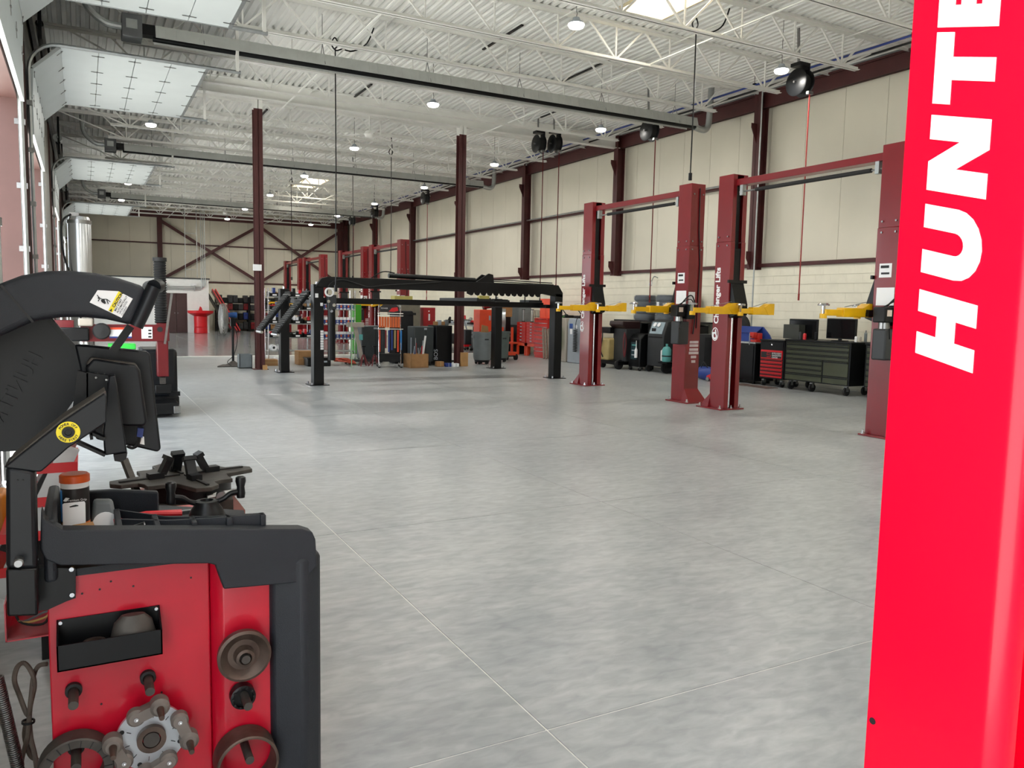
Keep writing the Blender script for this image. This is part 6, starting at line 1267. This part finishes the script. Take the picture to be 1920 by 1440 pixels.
for (x, y, s, m, lab, nm) in ((8.2, 19.28, (0.2, 0.16, 0.14), CARD, 'small cardboard carton at the foot of the black cabinet', 'carton'), (8.42, 19.2, (0.16, 0.14, 0.1), BLUE, 'small blue box on the floor by the second column', 'box'), (8.6, 19.15, (0.18, 0.14, 0.09), WHT, 'small white bag-like box on the floor by the second column', 'box')):
    t = thing(nm, lab, 'box', (x, y, 0)); MB().box(0, 0, 0, s[0], s[1], s[2]).build('box_body', m, t, bevel=0.01); MB().box(s[0] * 0.45, -0.001, 0, s[0] * 0.55, s[1] * 0.5, s[2] + 0.001).build('box_tape', LGREY if m is not CARD else TAN, t)
for i, (x, y) in enumerate(((3.66, 19.4), (8.95, 19.28))):
    t = tag(MB().box(0, 0, 0, 0.1 + 0.1 * i, 0.08, 0.11 + 0.26 * i).build('wood_block', mat('pine_block', (184, 140, 90), 0.7), None, bevel=0.004), 'pine block at the foot of the %s brown column' % ('first' if i == 0 else 'second'), 'wood block'); t.location = (x + 0.09 - 0.14 * i, y, 0)
tag(MB().box(9.3, 20.9, 0, 9.55, 21.1, 0.04).build('floor_rag', RUB), 'small dark rag on the floor right of the second column', 'rag')
# ---- filter shelves behind the black lift
random.seed(21)
def wire_shelf(x, y, w_, d_, levels, label):
    t = thing('wire_shelving', label, 'shelf', (x, y, 0))
    for a in (0, w_):
        for b in (0, d_): MB().cyl((a, b, 0), (a, b, 1.98), 0.014, n=8).build('shelf_post', CHROME, t)
    for z in levels: MB().box(0, 0, z - 0.012, w_, 0.012, z + 0.012).box(0, d_ - 0.012, z - 0.012, w_, d_, z + 0.012).box(0, 0, z - 0.004, w_, d_, z).build('shelf_deck', GALV, t)
    return t
sh1 = wire_shelf(4.28, 21.4, 1.25, 0.45, (0.33, 0.68, 1.05, 1.42, 1.76), 'chrome wire shelving with black bins behind the ramps')
k = 0
for z in (0.68, 1.05, 1.42, 1.76):
    for i in range(4):
        lab = '%s black parts bin on the %s shelf behind the ramps' % (['leftmost', 'second', 'third', 'rightmost'][i], {0.68: 'lowest', 1.05: 'second', 1.42: 'third', 1.76: 'top'}[z])
        b_ = thing('parts_bin', lab, 'bin', (4.32 + i * 0.3, 21.42, z), 0, 'black parts bins')
        MB().box(0, 0, 0, 0.27, 0.38, 0.012).box(0, 0, 0, 0.27, 0.012, 0.1).box(0, 0.37, 0, 0.27, 0.38, 0.14).box(0, 0, 0, 0.01, 0.38, 0.12).box(0.26, 0, 0, 0.27, 0.38, 0.12).build('bin_body', BLK, b_)
        MB().box(0.08, -0.003, 0.03, 0.19, 0, 0.07).build('bin_label', WHT, b_)
        for q_ in range(3):
            m = random.choice([WHT, CRED, LGREY, CARD, BLK, BLUE]); h = random.uniform(0.12, 0.24)
            MB().box(0.02 + q_ * 0.08, 0.05, 0.012, 0.085 + q_ * 0.08, 0.2, h).build('contents', m, b_)
sh2 = wire_shelf(5.55, 21.0, 0.95, 0.45, (0.33, 0.66, 1.05, 1.45), 'chrome wire shelving with rows of blue oil filters')
NAVY = mat('filter_blue', (40, 66, 140), 0.45); 
for zi, z in enumerate((0.66, 1.05, 1.45)):
    for i in range(9):
        for dz in range(1):
            o = thing('oil_filter', '%s oil filter box on the %s filter shelf' % (['leftmost', 'second', 'third', 'fourth', 'fifth', 'sixth', 'seventh', 'eighth', 'rightmost'][i], ['lower', 'middle', 'upper'][zi]), 'filter', (5.58 + i * 0.1, 21.02, z), 0, 'oil filters on the wire shelf')
            MB().box(0, 0, 0, 0.085, 0.1, 0.13).build('filter_box', NAVY, o); MB().box(0, 0, 0.13, 0.085, 0.1, 0.2).build('filter_cap', WHT, o)
            MB().box(0.02, -0.002, 0.06, 0.065, 0, 0.12).build('filter_label', OPK if i % 2 else LGREY, o); MB().box(0.01, -0.002, 0.005, 0.075, 0, 0.04).build('price_tag', WHT, o)
for (x, y, s, m, lab) in ((3.85, 20.6, (0.5, 0.4, 0.16), CARD, 'flat cardboard carton beside the first brown column'), (4.9, 20.7, (0.55, 0.45, 0.36), CARD, 'stacked cardboard carton behind the near left black post'), (4.35, 20.9, (0.28, 0.25, 0.2), WHT, 'white and blue carton of supplies under the shelving')):
    t = thing('carton', lab, 'box', (x, y, 0)); MB().box(0, 0, 0, *s).build('carton_body', m, t, bevel=0.006); MB().box(0, -0.001, s[2] / 2 - 0.004, s[0], 0.01, s[2] / 2 + 0.004).build('carton_fold', TAN if m is CARD else BLUE, t)
for k in range(2):
    t = thing('paper_roll', '%s white paper roll on the bottom shelf behind the ramps' % ('left' if k == 0 else 'right'), 'roll', (4.42 + 0.17 * k, 21.4, 0.42), 0, 'white rolls'); MB().ring((0, 0, 0), (0, 1, 0), 0.08, 0.035, 0.0, 0.3, 20).build('roll_body', WHT, t); MB().cyl((0, 0.01, 0), (0, 0.3, 0), 0.034, n=14).build('roll_core', INK, t)
t = thing('extension_cord', 'coiled orange extension cord on the floor behind the lift', 'cord', (6.02, 20.45, 0))
pts = []
for k in range(90):
    a = k * 0.45; r_ = 0.24 + 0.09 * math.sin(k * 1.7); pts.append((r_ * math.cos(a), r_ * 0.8 * math.sin(a), 0.02 + 0.10 * abs(math.sin(k * 0.23)) + k * 0.0006))
MB().tube(pts, 0.014, 6, 2).build('cord_coil', HRUST, t)
bb = thing('black_tub', 'low black tub on the floor right of the near left black post', 'tub', (5.0, 20.15, 0)); MB().box(0, 0, 0, 0.6, 0.4, 0.2).build('tub_body', BLK, bb, bevel=0.02); MB().box(-0.02, -0.02, 0.19, 0.62, 0.42, 0.22).build('tub_rim', BLK, bb); MB().box(0.4, -0.003, 0.1, 0.5, 0, 0.14).build('tub_label', LGREY, bb)
pp_ = thing('pipe_stand', 'thin pale green upright pole standing before the filter shelves', 'pole', (5.93, 19.45, 0)); MB().cyl((0, 0, 0.01), (0, 0, 1.6), 0.014, n=8).build('pole', mat('pale_green_metal', (150, 176, 140), 0.4), pp_); MB().cyl((0, 0, 0), (0, 0, 0.012), 0.06, n=14).build('pole_base', GALV, pp_)
for (x, y, lab) in ((6.62, 20.75, 'grey telescopic transmission jack leaning left of the display rack'),):
    t = thing('transmission_jack', lab, 'jack', (x, y, 0)); MB().bar((0, 0, 0.1), (-0.22, 0, 1.1), 0.06, 0.1).build('jack_mast', BEIGE, t); MB().box(-0.4, -0.12, 1.0, 0.02, 0.12, 1.12).build('jack_head', BEIGE, t); MB().box(-0.45, -0.2, 0.07, 0.35, 0.2, 0.12).build('jack_base', DGREY, t)
    for (a, b) in ((-0.4, -0.17), (-0.4, 0.17), (0.3, -0.17), (0.3, 0.17)): caster(t, a, b, 0.03)
    MB().box(-0.1, -0.055, 0.65, 0.0, -0.05, 0.8).build('jack_label', TEAL, t)
for (x, lab) in ((6.42, 'left dark red jack stand on the floor near the display rack'), (6.72, 'right dark red jack stand on the floor near the display rack')):
    t = thing('jack_stand', lab, 'jack stand', (x, 20.0, 0), 0, 'jack stands')
    for k in range(4):
        a = 0.785 + k * 1.571; MB().bar((0.02 * math.cos(a), 0.02 * math.sin(a), 0.3), (0.15 * math.cos(a), 0.15 * math.sin(a), 0.0), 0.03, 0.012).build('stand_leg', mat('maroon_paint', (110, 24, 26), 0.5), t)
    MB().cyl((0, 0, 0.25), (0, 0, 0.5), 0.02, n=10).build('stand_post', BLK, t); MB().box(-0.05, -0.02, 0.5, 0.05, 0.02, 0.53).build('stand_saddle', BLK, t)
gr = thing('green_cabinet', 'tall bright green narrow cabinet behind the oil filters', 'cabinet', (7.66, 24.9, 0)); MB().box(0, 0, 0.02, 0.26, 0.45, 1.60).build('cabinet_body', GREEN, gr, bevel=0.01)
for k in range(6): MB().box(0.03, -0.008, 0.55 + k * 0.11, 0.23, 0, 0.65 + k * 0.11).build('drawer', GREEN, gr)
# ---- shop fan under plastic, crate, far shelving, drum
fn = thing('pedestal_fan', 'pedestal shop fan wrapped in clear plastic beside the first column', 'fan', (3.28, 20.75, 0))
MB().prism([(-0.42, -0.3), (0.3, -0.3), (0.36, 0.25), (-0.2, 0.3)], 'Z', 0, 0.03).lathe([(0.0, 0.03), (0.22, 0.03), (0.12, 0.07), (0.04, 0.13), (0, 0.13)], n=16).build('base', DUSTY, fn)
MB().cyl((0, 0, 0.1), (0, 0, 1.28), 0.03, n=10).build('pole', BLK, fn); MB().cyl((0.1, 0, 1.28), (-0.1, 0, 1.28), 0.07, 0.06, n=14).build('motor', mat('fan_blue', (36, 84, 150), 0.4), fn); MB().box(-0.05, -0.05, 1.0, 0.07, 0.05, 1.2).build('switch_box', BLK, fn)
for k in range(5): MB().ring((-0.22, 0, 1.2), (1, 0, 0), 0.08 + 0.07 * k, 0.073 + 0.07 * k, -0.006, 0.006, 26).build('grille_hoop', STEEL, fn)
for k in range(3):
    a = k * 2.094; MB().bar((-0.2, 0.04 * math.cos(a), 1.2 + 0.04 * math.sin(a)), (-0.2, 0.32 * math.cos(a), 1.2 + 0.32 * math.sin(a)), 0.16, 0.01, (1, 0.3, 0.2)).build('blade', STEEL, fn)
MB().lathe([(0.0, -0.09), (0.25, -0.09), (0.37, -0.06), (0.385, 0.0), (0.37, 0.06), (0.25, 0.09), (0, 0.09)], (-0.22, 0, 1.18), (1, 0, 0), 26).build('plastic_wrap', mat('cloudy_wrap', (120, 116, 106), 0.3, alpha=0.5, var=0.25, scale=9), fn)
fn.children[-1].scale = (1, 1, 1)
MB().tube([(0.02, -0.02, 1.0), (0.1, -0.05, 0.7), (0.02, -0.04, 0.3), (-0.15, -0.1, 0.12), (-0.1, -0.3, 0.04)], 0.008, 6, 5).build('power_cord', RUB, fn)
gk = thing('grey_crate', 'small grey plastic bin at the foot of the first brown column', 'bin', (3.3, 19.95, 0)); MB().box(0, 0, 0, 0.3, 0.3, 0.02).box(0, 0, 0, 0.3, 0.015, 0.34).box(0, 0.285, 0, 0.3, 0.3, 0.34).box(0, 0, 0, 0.015, 0.3, 0.34).box(0.285, 0, 0, 0.3, 0.3, 0.34).build('bin_body', GREY, gk); MB().box(0.1, 0.05, 0.02, 0.16, 0.15, 0.33).build('bin_contents', BLK, gk)
fd = thing('parts_washer', 'bright red barrel parts washer with wide lid by the white office wall', 'parts washer', (5.2, 42.6, 0)); MB().lathe([(0, 0), (0.3, 0), (0.32, 0.02), (0.31, 0.3), (0.33, 0.32), (0.31, 0.34), (0.32, 0.86), (0, 0.86)], n=24).build('barrel', CRED, fd); MB().lathe([(0, 0.86), (0.3, 0.86), (0.6, 1.02), (0.62, 1.14), (0.56, 1.14), (0.54, 1.06), (0, 1.04)], n=24).build('wash_basin', CRED, fd); MB().prism([(-0.12, 1.06), (0.12, 1.06), (0.05, 1.3), (-0.02, 1.36)], 'Y', -0.05, 0.05).build('lamp_spout', CRED, fd)
for k, (dx, m) in enumerate(((0.0, CRED), (0.16, CRED), (-0.32, BLK))):
    t = tag(MB().bar((0, 0, 0.02), (-1.15, 0.5, 2.2), 0.9, 0.05, (0.8, 0.0, 0.4)).build('ramp_panel', m), ['front red panel leaning against the far shelving', 'second red panel leaning against the far shelving', 'black panel leaning beside the red panels'][k], 'panel', 'panels leaning at the back'); t.location = (7.25 + dx, 44.6 + 0.05 * k, 0)
for u, (x0_, w_) in enumerate(((6.5, 1.7), (8.25, 1.7))):
    t = thing('steel_shelving', 'black steel shelving full of bins at the back wall, %s of two' % ('left' if u == 0 else 'right'), 'shelf', (x0_, 46.3, 0), 0, 'far black shelving')
    for a in (0, w_):
        for b in (0, 0.55): MB().box(a - 0.03, b - 0.03, 0, a + 0.03, b + 0.03, 1.9).build('shelf_post', BLK, t)
    lv = (0.1, 0.65, 1.18, 1.58)
    for z in lv: MB().box(0, 0, z - 0.04, w_, 0.55, z).build('shelf_deck', BLK, t)
    for li, z in enumerate(lv):
        for i in range(6):
            m = random.choice([BLK, DGREY, LIFT if z < 1.5 else DGREY, BLUE if z < 1.1 else BLK, CARD if z < 0.6 else DGREY]); h = random.uniform(0.26, 0.42)
            b_ = thing('stored_case', '%s case from the left on the %s level of the %s far shelving' % (ORD[i], ['bottom', 'second', 'third', 'top'][li], 'left' if u == 0 else 'right'), 'case', (x0_ + 0.06 + i * 0.275, 46.36, z), 0, 'cases on the far shelving')
            MB().box(0, 0, 0, 0.24, 0.4, h).build('case_body', m, b_, bevel=0.02); MB().box(0.07, -0.01, h * 0.6, 0.17, 0.0, h * 0.7).build('case_handle', INK, b_)
